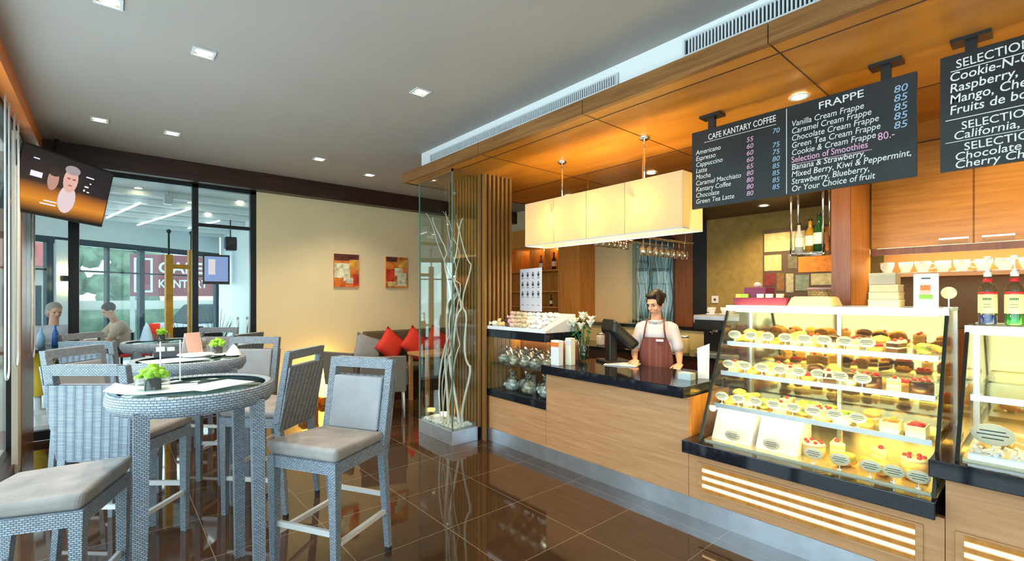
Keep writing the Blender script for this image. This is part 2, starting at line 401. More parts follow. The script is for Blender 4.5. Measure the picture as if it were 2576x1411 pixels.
# ---- glass case with branches
t = empty('branch_display_case', 'tall square glass case on a steel plinth in front of the slatted pillar', 'display case', (2.86, 4.41, 0))
box(-.17, .16, -.34, .35, 0, .15).build('plinth', 'steel', t, bevel=.003)
box(-.165, -.157, -.335, .345, .15, 2.868).build('glass_pane', 'glass', t)
box(-.157, .157, -.335, -.327, .15, 2.868).build('glass_pane', 'glass', t)
box(-.157, .157, .337, .345, .15, 2.868).build('glass_pane', 'glass', t)
b = MB(); b.box(-.168, -.155, -.338, -.325, .15, 2.868); b.box(-.168, -.158, .335, .348, .15, 2.868); b.build('glass_corner', 'glassedge', t)
b = MB(); b.box(-.17, .16, -.34, -.325, 2.84, 2.869); b.box(-.17, -.155, -.34, .35, 2.84, 2.869); b.build('top_rail', 'fascia', t)
b = MB()
for i in range(420):
    x = random.uniform(-.135, .13); y = random.uniform(-.30, .31); r = random.uniform(.011, .019)
    b.ell((2.86+x, 4.41+y, .155+random.uniform(.005, .022)), (r, r*.8, r*.65), 6, 4)
o = b.build('pebble_bed', 'pebble'); tag(o, 'bed of white pebbles at the foot of the white branches in the glass case', 'pebbles'); o['kind'] = 'stuff'
def branch(pts, r0, r1, label, amp=.02):
    P = []; n = 30
    ph = [random.uniform(0, 6) for _ in range(4)]
    for k in range(n+1):
        u = k/n*(len(pts)-1); i = min(int(u), len(pts)-2); f = u-i; f = f*f*(3-2*f)
        p = Vector(pts[i]).lerp(Vector(pts[i+1]), f)
        p.x += amp*math.sin(k*.9+ph[0])*.6; p.y += amp*math.sin(k*.75+ph[1]); P.append(p)
    o = MB().tube(P, r0, 7, taper=r1).build('willow_branch', 'branch'); tag(o, label, 'branch', 'white curly branches in the glass case')
branch([(2.80, 4.30, .15), (2.83, 4.42, .9), (2.80, 4.30, 1.5), (2.86, 4.45, 2.0), (2.80, 4.62, 2.45)], .016, .005, 'white branch leaning leftward from the pebbles in the glass case')
branch([(2.90, 4.25, .15), (2.84, 4.35, .9), (2.88, 4.2, 1.4), (2.84, 4.3, 1.9), (2.92, 4.2, 2.4)], .016, .005, 'white branch standing at the front corner of the glass case')
branch([(2.93, 4.22, .15), (2.96, 4.16, .8), (2.92, 4.2, 1.4), (2.97, 4.15, 1.9), (2.90, 4.3, 2.35)], .015, .005, 'white branch nearest the slatted pillar in the glass case', .025)
branch([(2.78, 4.5, .15), (2.8, 4.35, 1.1), (2.88, 4.25, 1.6), (2.80, 4.5, 2.1), (2.75, 4.68, 2.5)], .010, .003, 'thin white branch crossing the others and arching left in the glass case', .03)
branch([(2.86, 4.45, .15), (2.92, 4.3, 1.0), (2.85, 4.2, 1.7), (2.9, 4.32, 2.2)], .009, .003, 'thinnest white branch twisting upward in the middle of the glass case', .03)
for i in range(2):
    x0, y0 = random.uniform(2.77, 2.95), random.uniform(4.15, 4.6); x1, y1 = random.uniform(2.76, 2.96), random.uniform(4.15, 4.6)
    branch([(x0, y0, .15), ((x0+x1)/2, (y0+y1)/2, .9), (x1, y1, 1.6), ((x0+x1)/2, y1, 2.05), (x1*.5+2.78*.5, min(4.7, y1+.08), 2.5)], .008, .0025, 'very thin white twig in the glass case, %s of the loose ones' % ORD[i], .03)
o = MB().cyl((2.93, 4.62, .17), (2.93, 4.62, .21), .04, .045).build('case_uplight', emis('uplight_glow', (1, .62, .2), 14)); tag(o, 'small warm uplight among the pebbles at the back of the glass case', 'uplight')

# ---- pictures on the far wall
def picture(x, seed, label):
    random.seed(seed)
    t = empty('abstract_painting', label, 'painting', (x, 7.1, 1.69), 0, 'abstract canvases on the cream wall')
    cv = box(-.19, .19, -.03, -.002, 0, .5).build('canvas', mat('canvas_orange', (.75, .18, .03), .6, noise=.6, nscale=9), t)
    cols = [(.85, .75, .45), (.55, .04, .02), (.9, .35, .05), (.12, .03, .02), (.8, .5, .2), (.75, .7, .5), (.85, .15, .02)]
    lay = [(-.19, .05, .14, .36, 0), (-.19, .19, .40, .5, 3), (.04, .19, .28, .42, 2), (-.05, .1, .06, .14, 5), (-.19, -.02, 0, .09, 6), (.1, .19, .02, .2, 1)] if seed == 3 else \
          [(.0, .17, .03, .24, 5), (-.19, .0, .42, .5, 3), (-.04, .10, .20, .32, 0), (-.19, -.05, .1, .3, 1), (.02, .19, .33, .46, 2), (-.16, .0, .02, .1, 4)]
    for k, (x0, x1, z0, z1, c) in enumerate(lay):
        box(x0, x1, -.0312-.0003*k, -.03, z0, z1).build('paint_patch', mat('paint_%d_%d' % (seed, k), cols[c], .6, noise=.5, nscale=16), cv)
picture(2.76, 3, 'orange and cream abstract painting on the cream wall, nearer the window')
picture(3.595, 4, 'orange, red and cream abstract painting on the cream wall, nearer the glass case')
random.seed(11)

# ---- recessed ceiling lights
t = empty('recessed_downlight', 'x', 'downlight', (0, 0, 3.2), 0, 'square recessed downlights in the grey ceiling')
b = MB(); 
for x0, x1, y0, y1 in ((-.065, .065, -.065, -.05), (-.065, .065, .05, .065), (-.065, -.05, -.05, .05), (.05, .065, -.05, .05)): b.box(x0, x1, y0, y1, -.008, 0)
b.build('frame', 'grille', t)
MB().lathe([(.0, -.003), (.036, -.004), (.046, -.001), (.046, 0)], seg=16).build('lamp', emis('downlight_glow', (1, .86, .5), 22), t)
DL = Proto(t)
spots = [(0, 3.45, 'cut by the top edge of the picture'), (.49, 3.77, 'above the middle bar tables'), (-.06, 5.83, 'nearest the television'), (.49, 5.83, 'beside the round speaker grille'),
         (1.91, 3.35, 'brightest one, nearest the counter bulkhead'), (1.92, 5.78, 'in front of the dark beam'), (2.69, 6.09, 'nearest the cream wall and pillar')]
for x, y, s in spots:
    DL.put((x, y, 3.199), 0, 'recessed square downlight in the grey ceiling '+s)
    l = bpy.data.lights.new('downlight_beam', 'SPOT'); l.energy = 72; l.spot_size = 2.1; l.spot_blend = .8; l.color = (1, .82, .58); l.shadow_soft_size = .05
    lo = bpy.data.objects.new('downlight_beam', l); COL.objects.link(lo); lo.location = (x, y, 3.18)
o = MB().lathe([(0, -.006), (.10, -.006), (.115, 0)], (0, 0, 0), 24).build('ceiling_speaker', 'ceiling'); o.location = (.5, 6.06, 3.199); tag(o, 'flat round speaker grille in the ceiling in front of the dark beam', 'speaker')
t = empty('round_downlight', 'x', 'downlight', (0, 0, 2.87), 0, 'round downlights in the wooden soffit')
MB().lathe([(.045, -.002), (.06, -.006), (.064, 0)], seg=20).build('trim_ring', 'grille', t)
MB().lathe([(0, -.003), (.04, -.003), (.045, 0)], seg=16).build('lamp', emis('soffit_lamp_glow', (1, .75, .35), 25), t)
SL = Proto(t)
for x, y, z, s in [(3.46, 1.11, 2.866, 'in the wooden soffit above the chalk menu boards'), (4.40, 2.83, 2.866, 'in the wooden soffit just behind the long fabric lamp'), (5.59, 2.15, 2.569, 'in the dark lowered ceiling before the olive wall'),
    (4.6, 4.2, 2.866, 'added in the soffit behind the fabric lamp to warm the back wall'), (4.1, .15, 2.866, 'added in the soffit to light the overhead cabinets')]:  # last two fixtures are added lights to warm the back wall and cabinets
    SL.put((x, y, z), 0, 'round glowing downlight '+s)
    l = bpy.data.lights.new('downlight_beam', 'SPOT'); l.energy = 75 if x != 4.1 else 45; l.spot_size = 2.5; l.spot_blend = .8; l.color = (1, .7, .36); l.shadow_soft_size = .05
    lo = bpy.data.objects.new('downlight_beam', l); COL.objects.link(lo); lo.location = (x, y, z-.02)

# ================= counter =================
t = empty('serving_counter', 'long light-wood serving counter with a stainless kick plate', 'counter', (3.12, 2.4, 0))
# front panels, leaving the service section higher than the case sections
def bx(name, x0, x1, y0, y1, z0, z1, m, **k): return box(x0-3.12, x1-3.12, y0-2.4, y1-2.4, z0, z1).build(name, m, t, **k)
bx('front_panel', 3.12, 3.16, 1.705, 3.13, .135, .83, 'counter')
bx('front_panel', 3.12, 3.16, 3.133, 4.03, .135, .48, 'counter')
bx('end_panel', 3.16, 3.75, 1.705, 1.74, .135, .83, 'orangewood')
bx('end_panel', 3.16, 3.75, 3.09, 3.13, .135, .83, 'orangewood')
bx('front_panel', 3.12, 3.16, .36, 1.702, .135, .455, 'counter')
bx('front_panel', 3.12, 3.16, -1.6, .357, .135, .672, 'counter')
bx('carcass', 3.16, 3.72, 1.74, 3.09, .135, .83, 'darkwood')
bx('carcass', 3.16, 3.95, -1.6, .35, .0, .67, 'darkwood'); bx('carcass', 3.16, 3.95, .355, 1.70, 0, .455, 'darkwood'); bx('carcass', 3.16, 3.7, 3.135, 4.03, 0, .48, 'darkwood')
bx('kick_plate', 3.115, 3.155, -1.6, 4.03, 0, .134, 'steel')
o = box(3.05, 3.78, 1.705, 3.13, .832, .91).build('counter_top', 'granite', bevel=.004); tag(o, 'polished black granite worktop of the service counter', 'worktop')
def vent(y0, y1, z0, label):
    v = empty('lit_vent_grille', label, 'vent grille', (3.118, y0, z0)); L = y1-y0; H = .165
    b = MB()
    b.box(-.012, 0, -.03, 0, -.02, H+.02); b.box(-.012, 0, L, L+.03, -.02, H+.02); b.box(-.012, 0, 0, L, -.02, 0); b.box(-.012, 0, 0, L, H, H+.02); b.build('frame', 'counter', v)
    for i in range(3):
        z = .015+i*.053; box(-.004, 0, 0, L, z, z+.022).build('light_strip', M.setdefault('ventglow', emis('vent_glow', (1, .58, .14), 1.9)), v)
    for i in range(4):
        z = -.002+i*.053; box(-.016, -.001, 0, L, z-.004, z+.018).build('slat', 'orangewood', v)
vent(.47, 1.60, .215, 'horizontal three-slot vent glowing warm below the large pastry case')
vent(-.9, .29, .23, 'horizontal glowing vent below the right-hand chilled case')
# ================= pastry display cases =================
M['caselight'] = emis('case_light_tube', (1, .70, .20), 36)
M['frameblack'] = mat('case_frame_dark', (.03, .035, .03), .25, .4)
M['deck'] = mat('case_deck_mirror_steel', (.75, .68, .48), .25, .8)
def slant(z, x0=3.07, z0=.56, x1=3.50, z1=1.465): return x0+(x1-x0)*(z-z0)/(z1-z0)
def display_case(name, y0, y1, zb, zt, xb, xt, label, shelves):
    t = empty(name, label, 'display case', (0, 0, zb-.085)); o0 = zb-.085
    def Z(z): return z-o0
    box(3.0, 3.96, y0-.01, y1+.09, Z(zb-.085), Z(zb)).build('base_ledge', 'granite', t, bevel=.004)
    box(xb+.03, 3.92, y0+.02, y1-.02, Z(zb), Z(zb+.012)).build('deck', 'deck', t)
    xm = xt
    # sloping front glass with real thickness
    MB().hexa([(xb, y0, Z(zb)), (xb+.008, y0, Z(zb)), (xb+.008, y1, Z(zb)), (xb, y1, Z(zb))], [(xt, y0, Z(zt)), (xt+.008, y0, Z(zt)), (xt+.008, y1, Z(zt)), (xt, y1, Z(zt))]).build('front_glass', 'caseglass', t)
    for y in (y0, y1-.006):
        MB().hexa([(xb+.012, y, Z(zb)), (xb+.012, y+.006, Z(zb)), (3.9, y+.006, Z(zb)), (3.9, y, Z(zb))], [(xt+.012, y, Z(zt)), (xt+.012, y+.006, Z(zt)), (3.9, y+.006, Z(zt)), (3.9, y, Z(zt))]).build('side_glass', 'caseglass', t)
    box(3.9, 3.906, y0, y1, Z(zb), Z(zt)).build('rear_door', M.setdefault('rearreflector', glass('case_rear_warm_reflector', (.62, .50, .25), .5, .05, 2, (.85, .66, .28))), t)  # mirror finish and warm tint added to yellow the case interior
    for y in (y0-.004, y1-.012):
        MB().hexa([(xb-.006, y, Z(zb)), (xb-.006, y+.016, Z(zb)), (xb+.016, y+.016, Z(zb)), (xb+.016, y, Z(zb))], [(xt-.006, y, Z(zt)), (xt-.006, y+.016, Z(zt)), (xt+.016, y+.016, Z(zt)), (xt+.016, y, Z(zt))]).build('corner_post', 'frameblack', t)
    for y in (y0, y1-.02): box(3.88, 3.92, y, y+.02, Z(zb), Z(zt)).build('rear_post', 'steel', t)
    box(3.88, 3.92, (y0+y1)/2-.012, (y0+y1)/2+.012, Z(zb), Z(zt)).build('rear_post', 'steel', t)
    box(xt-.01, 3.93, y0-.006, y1+.006, Z(zt), Z(zt+.018)).build('top_panel', 'shelfglass', t)
    b = MB(); b.box(xt-.016, xt+.012, y0-.006, y1+.006, Z(zt-.022), Z(zt+.019)); b.box(3.90, 3.93, y0, y1, Z(zt-.022), Z(zt+.019)); b.build('top_rail', 'steel', t)
    box(xt+.03, xt+.055, y0+.05, y1-.05, Z(zt-.03), Z(zt-.006)).build('light_tube', 'caselight', t)
    for z in shelves:
        xf = xb+(xt-xb)*(z-zb)/(zt-zb)+.045
        box(xf, 3.86, y0+.03, y1-.03, Z(z-.012), Z(z)).build('shelf', 'shelfglass', t)
        b = MB(); b.box(xf-.006, xf+.004, y0+.03, y1-.03, Z(z-.026), Z(z+.004)); b.build('shelf_edge', 'steel', t)
        box(xf+.01, xf+.028, y0+.05, y1-.05, Z(z-.028), Z(z-.013)).build('light_tube', 'caselight', t)
        for y in (y0+.04, y1-.06): box(3.5, 3.86, y, y+.012, Z(z-.03), Z(z-.012)).build('bracket', 'steel', t)
    return t
display_case('pastry_display_case', .39, 1.60, .56, 1.465, 3.07, 3.50, 'large lit glass pastry case with three shelves and a sloping front', (.80, 1.015, 1.22))
display_case('chilled_display_case', -.80, .315, .765, 1.375, 3.07, 3.48, 'lower chilled glass case at the right edge, under the syrup bottles', (1.05,))

# ---- foods
def F(name, col, rough=.6, **k): M[name] = mat(name, col, rough, **k)
F('crust', (.62, .33, .09), noise=.35, nscale=60); F('glaze', (.75, .45, .12), .25, noise=.3, nscale=50); F('choc', (.07, .025, .012), .3); F('cream_f', (.88, .80, .60), .5)
F('fruit_red', (.75, .03, .04), .25); F('fruit_yel', (.90, .60, .04), .3); F('fruit_org', (.85, .30, .03), .3); F('kiwi', (.30, .55, .05), .4); F('sponge', (.80, .58, .26), .8); F('lettuce', (.25, .5, .06), .5); F('papercup', (.75, .66, .48), .7); F('cellophane', (.85, .85, .85), .2)
def t_(name, label='x', cat='pastry'): return empty(name, label, cat)
def p_tart(top):
    t = t_('fruit_tart'); MB().lathe([(0, 0), (.034, 0), (.042, .022), (.036, .022), (.034, .014), (0, .014)], seg=14).build('tart_shell', 'crust', t)
    b = MB(); b.ell((0, 0, .018), (.034, .034, .010), 10, 5)
    for a in range(5): b.ell((.02*math.cos(a*1.26), .02*math.sin(a*1.26), .028), (.011, .011, .009), 6, 5)
    b.build('topping', top, t); return t
def p_muffin(top):
    t = t_('muffin'); MB().lathe([(0, 0), (.026, 0), (.034, .038), (0, .038)], seg=12).build('paper_case', 'papercup', t)
    MB().ell((0, 0, .044), (.040, .040, .026), 12, 7, jit=.06).build('muffin_top', top, t); return t
def p_slice(c1, c2):
    t = t_('cake_slice')
    for k, (z0, z1, m) in enumerate(((0, .02, c1), (.02, .027, c2), (.027, .046, c1), (.046, .056, c2))):
        MB().hexa([(-.05, -.028, z0), (.05, 0, z0), (-.05, .028, z0)], [(-.05, -.028, z1), (.05, 0, z1), (-.05, .028, z1)]).build('cake_layer' if k % 2 == 0 else 'icing', m, t)
    MB().ell((-.03, 0, .062), (.01, .01, .009), 8, 6).build('berry', 'fruit_red', t); return t
def p_croissant():
    t = t_('croissant'); P = []
    b = MB()
    for k in range(9):
        a = -1.2+2.4*k/8; r = .022*math.sin(PI*(k+.8)/9.6)+.004
        b.ell((.045*math.cos(a)-.03, .05*math.sin(a), r*.8), (r*.75, r*1.0, r*.8), 8, 6, R=Matrix.Rotation(a, 3, 'Z'))
    b.build('body', 'glaze', t); MB().ell((.012, 0, .034), (.008, .010, .003), 6, 4).build('crisp_ridge', 'crust', t); return t
def p_roll():
    t = t_('filled_roll'); MB().ell((0, 0, .018), (.055, .028, .018), 12, 6).build('bun_base', 'crust', t)
    MB().ell((0, 0, .040), (.052, .027, .016), 12, 6).build('bun_top', 'glaze', t); MB().ell((0, .004, .030), (.054, .031, .006), 12, 4, jit=.12).build('filling', 'lettuce', t); return t
def p_gateau(c1, c2):
    t = t_('small_gateau'); MB().lathe([(0, 0), (.046, 0), (.046, .045), (0, .045)], seg=18).build('cake_body', c1, t)
    MB().lathe([(0, .0455), (.047, .0455), (.040, .055), (0, .057)], seg=18).build('icing', c2, t)
    b = MB()
    for a in range(6): b.ell((.03*math.cos(a*1.047), .03*math.sin(a*1.047), .060), (.008, .008, .008), 6, 5)
    b.build('berries', 'fruit_red', t); return t
def p_box(c):
    t = t_('fruit_box'); b = MB(); b.box(-.035, .035, -.06, .06, 0, .004); b.box(-.037, -.033, -.06, .06, .004, .05); b.box(.033, .037, -.06, .06, .004, .05); b.box(-.033, .033, -.06, -.056, .004, .05); b.box(-.033, .033, .056, .06, .004, .05)
    b.build('tub', 'papercup', t)
    b = MB()
    for i in range(12): b.ell((random.uniform(-.022, .022), random.uniform(-.045, .045), .035+random.uniform(0, .018)), (.014, .013, .012), 6, 5)
    b.build('fruit_pieces', c, t); return t
kinds = {
 'muffin_choc': ('chocolate muffin in a paper case', 'muffin', Proto(p_muffin('choc'))),
 'muffin_gold': ('golden muffin in a paper case', 'muffin', Proto(p_muffin('glaze'))),
 'tart_red': ('small tart topped with red fruit', 'tart', Proto(p_tart('fruit_red'))),
 'tart_yel': ('small tart topped with yellow fruit', 'tart', Proto(p_tart('fruit_yel'))),
 'slice_cream': ('cream-layered cake slice with a berry', 'cake slice', Proto(p_slice('sponge', 'cream_f'))),
 'slice_choc': ('dark chocolate cake slice', 'cake slice', Proto(p_slice('choc', 'cream_f'))),
 'croissant': ('glazed croissant', 'croissant', Proto(p_croissant())),
 'roll': ('filled bread roll', 'roll', Proto(p_roll())),
 'gateau_choc': ('small round chocolate gateau', 'cake', Proto(p_gateau('choc', 'choc'))),
 'gateau_cream': ('small round cream gateau', 'cake', Proto(p_gateau('sponge', 'cream_f'))),
 'box_red': ('open tub of red fruit', 'fruit tub', Proto(p_box('fruit_red'))),
 'box_org': ('open tub of orange fruit', 'fruit tub', Proto(p_box('fruit_org'))),
 'box_green': ('open tub of green fruit', 'fruit tub', Proto(p_box('kiwi'))),
}
def price_card(w=.045, h=.030):
    t = t_('price_card', 'x', 'price card')
    b = MB(); R = Matrix.Rotation(-.12, 3, 'Y')
    b.lathe([(0, 0), (1, 0), (1, 1), (0, 1)], seg=20); 
    for v in b.bm.verts: x, y, z = v.co; v.co = (z*.003-.0015, x*w, y*h+.052)
    oc = b.build('oval_card', 'tag', t)
    b = MB()
    for k, (dz, l) in enumerate(((.010, .026), (0, .032), (-.011, .022))): b.box(-.0022, -.0015, -l, l, .052+dz-.0016, .052+dz+.0016)
    b.build('lettering', 'ink', oc)
    b = MB(); b.box(0.0, .004, -.002, .002, 0, .024); b.box(-.008, .012, -.010, .010, 0, .002); b.build('stand', 'steel', t); return t
PC = Proto(price_card())
rows = [(1.22, 'top shelf', 'croissant muffin_gold tart_yel muffin_gold slice_cream muffin_choc slice_cream tart_red slice_choc roll'.split()),
        (1.015, 'middle shelf', 'slice_cream tart_yel muffin_gold slice_cream tart_red slice_choc muffin_choc gateau_choc slice_cream gateau_choc'.split()),
        (.80, 'low shelf', 'tart_yel muffin_gold roll slice_cream roll gateau_cream box_green tart_yel box_org box_red'.split())]
for z, sn, ks in rows:
    xf = slant(z)+.045
    for i, k in enumerate(ks):
        y = 1.50-i*.112; d = '%s' % sn
        lb, cat, P = kinds[k]
        isb = k.startswith('box')
        for row in range(1 if isb else 2):
            q = P if row == 0 else kinds[ks[(i*3+row) % 7]][2]; l2 = lb if row == 0 else kinds[ks[(i*3+row) % 7]][0]; c2 = cat if row == 0 else kinds[ks[(i*3+row) % 7]][1]
            o = q.put((xf+.10+row*.13+random.uniform(-.008, .008), y+random.uniform(-.01, .01), z), random.uniform(-.6, .6) if not isb else PI/2+.0,
                      '%s, %s row of the %s, %s from the left' % (l2, 'front' if row == 0 else 'back', d, ORD[i]), 'pastries on the %s of the pastry case' % sn, scale=1.12 if isb else random.uniform(1.12, 1.25))
            o['category'] = c2
        if i < 8: PC.put((xf+.028, y+.03, z), random.uniform(-.15, .15), 'oval price card on the %s of the pastry case, %s from the left' % (d, ORD[i]), 'oval price cards in the pastry case')
# deck of the case
for i, (x, y, k) in enumerate([(3.3, .98, 'gateau_cream'), (3.45, .9, 'slice_cream'), (3.22, .80, 'roll'), (3.32, .70, 'croissant'), (3.22, .62, 'roll'), (3.42, .66, 'slice_cream'), (3.26, .50, 'croissant'), (3.42, .52, 'gateau_cream')]):
    lb, cat, P = kinds[k]; o = P.put((x, y, .572), random.uniform(0, 6), lb+' on the case deck, %s from the left' % ORD[i], 'pastries on the deck of the pastry case', scale=1.4); o['category'] = cat
for i, y in enumerate((1.40, 1.16, .93, .80, .66, .56, .46)):
    PC.put((3.13+.0, y, .572), 0, 'larger oval price card on the deck behind the front glass, %s from the left' % ORD[i], 'oval price cards in the pastry case', scale=1.1)
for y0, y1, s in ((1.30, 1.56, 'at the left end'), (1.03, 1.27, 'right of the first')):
    t = empty('reflection_box', 'white box standing in for a window reflection in the pastry case, '+s, 'box', (3.17, (y0+y1)/2, .572), 0, 'white reflection boxes in the pastry case')  # boxes added in place of bright window reflections on the sloping glass
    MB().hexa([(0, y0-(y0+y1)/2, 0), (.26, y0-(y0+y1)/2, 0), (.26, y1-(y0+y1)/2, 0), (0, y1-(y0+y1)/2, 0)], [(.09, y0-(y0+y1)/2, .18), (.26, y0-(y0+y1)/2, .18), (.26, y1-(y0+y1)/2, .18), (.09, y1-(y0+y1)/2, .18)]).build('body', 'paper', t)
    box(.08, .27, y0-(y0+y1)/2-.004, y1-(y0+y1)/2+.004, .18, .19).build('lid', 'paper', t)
# chilled case contents
t = empty('ice_tray', 'shallow steel tray of crushed ice in the chilled case', 'tray', (3.3, -.1, .777))
b = MB(); b.box(-.16, .3, -.5, .38, 0, .02); b.build('tray', 'steel', t)
b = MB()
for i in range(260): b.box(-.006, .006, -.006, .006, -.006, .006, R=Euler((random.random()*3, random.random()*3, 0)).to_matrix()*1.3, c=(random.uniform(-.15, .1), random.uniform(-.45, .37), .026))
b.build('ice', 'cellophane', t)
PC.put((3.2, .20, .80), 0, 'large oval price card standing in the chilled case', 'oval price cards in the pastry case', scale=1.7)
for x, y, k in ((3.32, .2, 'croissant'), (3.34, .08, 'slice_cream')):
    lb, cat, P = kinds[k]; o = P.put((x, y, .80), 1, lb+' in the chilled case at the right edge', 'pastries in the chilled case', scale=1.4); o['category'] = cat

# ---- things on top of the cases
ZT = 1.484
t = empty('gift_box_tray', 'purple gift box holding small yellow and pink packets on the pastry case', 'box', (3.66, 1.42, ZT))
b = MB(); b.box(-.09, .09, -.19, .17, 0, .055); b.build('base', mat('purple_card', (.22, .02, .07), .5), t, bevel=.003)
box(-.07, .10, -.05, .10, .057, .13).build('raised_box', mat('plum_card', (.18, .02, .08), .5), t, bevel=.003)
for y, c in ((.13, 'fruit_yel'), (.085, 'kiwi'), (-.02, 'petal'), (-.08, 'petal'), (-.15, 'pinkcard')):
    if c == 'pinkcard': M['pinkcard'] = mat('pink_card', (.8, .5, .45), .5)
    box(-.095, -.06, y-.02, y+.02, .056, .083).build('packet', c, t)
MB().ell((-.03, .02, .15), (.02, .028, .02), 8, 6, jit=.1).build('bow', M['pinkcard'], t)
t = empty('cake_carton', 'flat cream carton right of the purple gift box on the pastry case', 'box', (3.72, 1.10, ZT))
MB().hexa([(-.13, -.14, 0), (.11, -.14, 0), (.11, .13, 0), (-.13, .13, 0)], [(-.10, -.12, .058), (.09, -.12, .058), (.09, .11, .058), (-.10, .11, .058)]).build('carton', mat('cream_carton', (.62, .55, .33), .6), t, bevel=.003)
box(-.09, .08, -.11, .1, .058, .064).build('lid', mat('carton_lid', (.78, .70, .45), .6), t)
def handlebox(cx, cy, z, w, d, h, label):
    t = empty('takeaway_box', label, 'box', (cx, cy, z), 0, 'white takeaway boxes stacked on the pastry case')
    box(-d/2, d/2, -w/2, w/2, 0, h*.78).build('body', M.setdefault('boxcard', mat('box_card', (.56, .47, .33), .6)), t)
    box(-d/2-.002, d/2+.002, -w/2-.002, w/2+.002, h*.78, h).build('lid', 'boxcard', t, bevel=.002)
for i in range(3): handlebox(3.66, .69, ZT+i*.046, .14+.005*(2-i), .16, .045, 'cream takeaway box on the pastry case, %s from the bottom of its stack' % ['lowest', 'second', 'third'][i])
handlebox(3.67, .70, ZT+.139, .13, .15, .07, 'taller cream takeaway box topmost of the stack on the pastry case')
t = empty('menu_stand', 'small framed card with a picture of layered fruit standing on the pastry case', 'menu card', (3.56, .49, ZT))
box(-.006, .006, -.055, .055, 0, .195).build('card', 'paper', t, bevel=.002)
b = MB(); b.box(-.0065, -.006, -.02, .025, .10, .13, mt='orange'); b.box(-.0065, -.006, -.03, .03, .05, .075, mt='lettuce'); b.box(-.0065, -.006, -.022, .028, .075, .10, mt='pinkcard'); b.box(-.0065, -.006, -.02, .02, .165, .172, mt='ink'); b.build('printed_picture', None, t)
box(-.01, .05, -.05, .05, 0, .004).build('foot', 'paper', t)
t = empty('round_sign', 'round cream card on a stem between the two glass cases', 'card', (3.66, .405, ZT))
b = MB(); b.lathe([(0, 0), (.035, 0), (.035, .004), (0, .004)], seg=24)
for v in b.bm.verts: x, y, z = v.co; v.co = (z, x, y+.085)
b.build('disc', 'tag', t); b = MB(); b.box(0, .004, -.003, .003, 0, .05); b.box(-.02, .02, -.02, .02, 0, .003); b.build('stem', 'steel', t)
# syrup bottles
def syrup(y, liquid, cname, level, x=3.62):
    t = empty('syrup_bottle', 'tall pump-top syrup bottle with %s syrup, standing on the chilled case' % cname, 'bottle', (x, y, 1.394), 0, 'pump-top syrup bottles on the chilled case')
    gb = MB().lathe([(0, 0), (.036, 0), (.038, .01), (.038, .19), (.030, .215), (.016, .235), (.014, .265)], seg=20).build('glass_body', M.setdefault('bottleglass', glass('bottle_glass', (.82, .86, .80), .08)), t)
    MB().lathe([(0, .004), (.034, .004), (.035, .012), (.035, level), (0, level)], seg=20).build('syrup', mat('syrup_'+cname, liquid, .15), t)
    b = MB(); b.lathe([(.0385, .065), (.0388, .066), (.0388, .165), (.0385, .166)], seg=20); b.build('label', mat('label_cream', (.78, .72, .40), .5), gb)
    b = MB(); b.lathe([(.0386, .168), (.0389, .168), (.0389, .18), (.0386, .18)], seg=20); b.lathe([(.017, .232), (.019, .233), (.018, .252), (.016, .252)], seg=14); b.build('red_band', 'fruit_red', gb)
    b = MB()
    for k, (z, h, a0, a1) in enumerate(((.135, .012, 2.7, 3.6), (.11, .004, 2.8, 3.5), (.095, .004, 2.75, 3.55))):
        for j in range(6):
            a = a0+(a1-a0)*j/6; a2 = a+(a1-a0)/6*.7; r = .0392
            b.face([(r*math.cos(a), r*math.sin(a), z), (r*math.cos(a2), r*math.sin(a2), z), (r*math.cos(a2), r*math.sin(a2), z+h), (r*math.cos(a), r*math.sin(a), z+h)])
    b.build('label_print', 'dgreen', gb)
    b = MB(); b.cyl((0, 0, .262), (0, 0, .285), .017, .016, 14); b.cyl((0, 0, .285), (0, 0, .305), .012, .006, 12); b.cyl((0, 0, .30), (0, 0, .355), .004, .004, 8); b.cyl((0, 0, .35), (0, 0, .372), .012, .017, 12); b.tube([(0, 0, .36), (-.02, 0, .362), (-.035, 0, .355)], .005, 8)
    b.build('pump', 'cellophane', t)
syrup(.245, (.02, .05, .35), 'blue', .055); syrup(.145, (.01, .28, .05), 'green', .06); syrup(.045, (.75, .02, .03), 'red', .09)

# ================= bakery cabinet =================
t = empty('bakery_cabinet', 'glass-fronted bakery cabinet with black granite base and top beside the slatted pillar', 'cabinet', (3.12, 3.63, .48))
box(-.01, .5, -.50, .40, 0, .075).build('base', 'granite', t, bevel=.004)
box(-.02, .5, -.505, .41, .635, .72).build('top', 'granite', t, bevel=.004)
box(.46, .5, -.50, .40, .075, .635).build('back_panel', 'redwood', t)
box(0, .46, .38, .40, .075, .635).build('side_panel', 'orangewood', t)
box(0.0, .006, -.16, .38, .075, .635).build('front_glass', 'glass', t); box(.0, .008, -.5, -.17, .075, .635).build('front_glass', 'glass', t)
box(0, .46, -.50, -.494, .075, .635).build('side_glass', 'glass', t)
box(.02, .46, -.49, .38, .345, .355).build('shelf', 'shelfglass', t)
box(.40, .43, -.45, .35, .615, .633).build('light_tube', M.setdefault('softtube', emis('cabinet_light', (1, .85, .6), 16)), t)
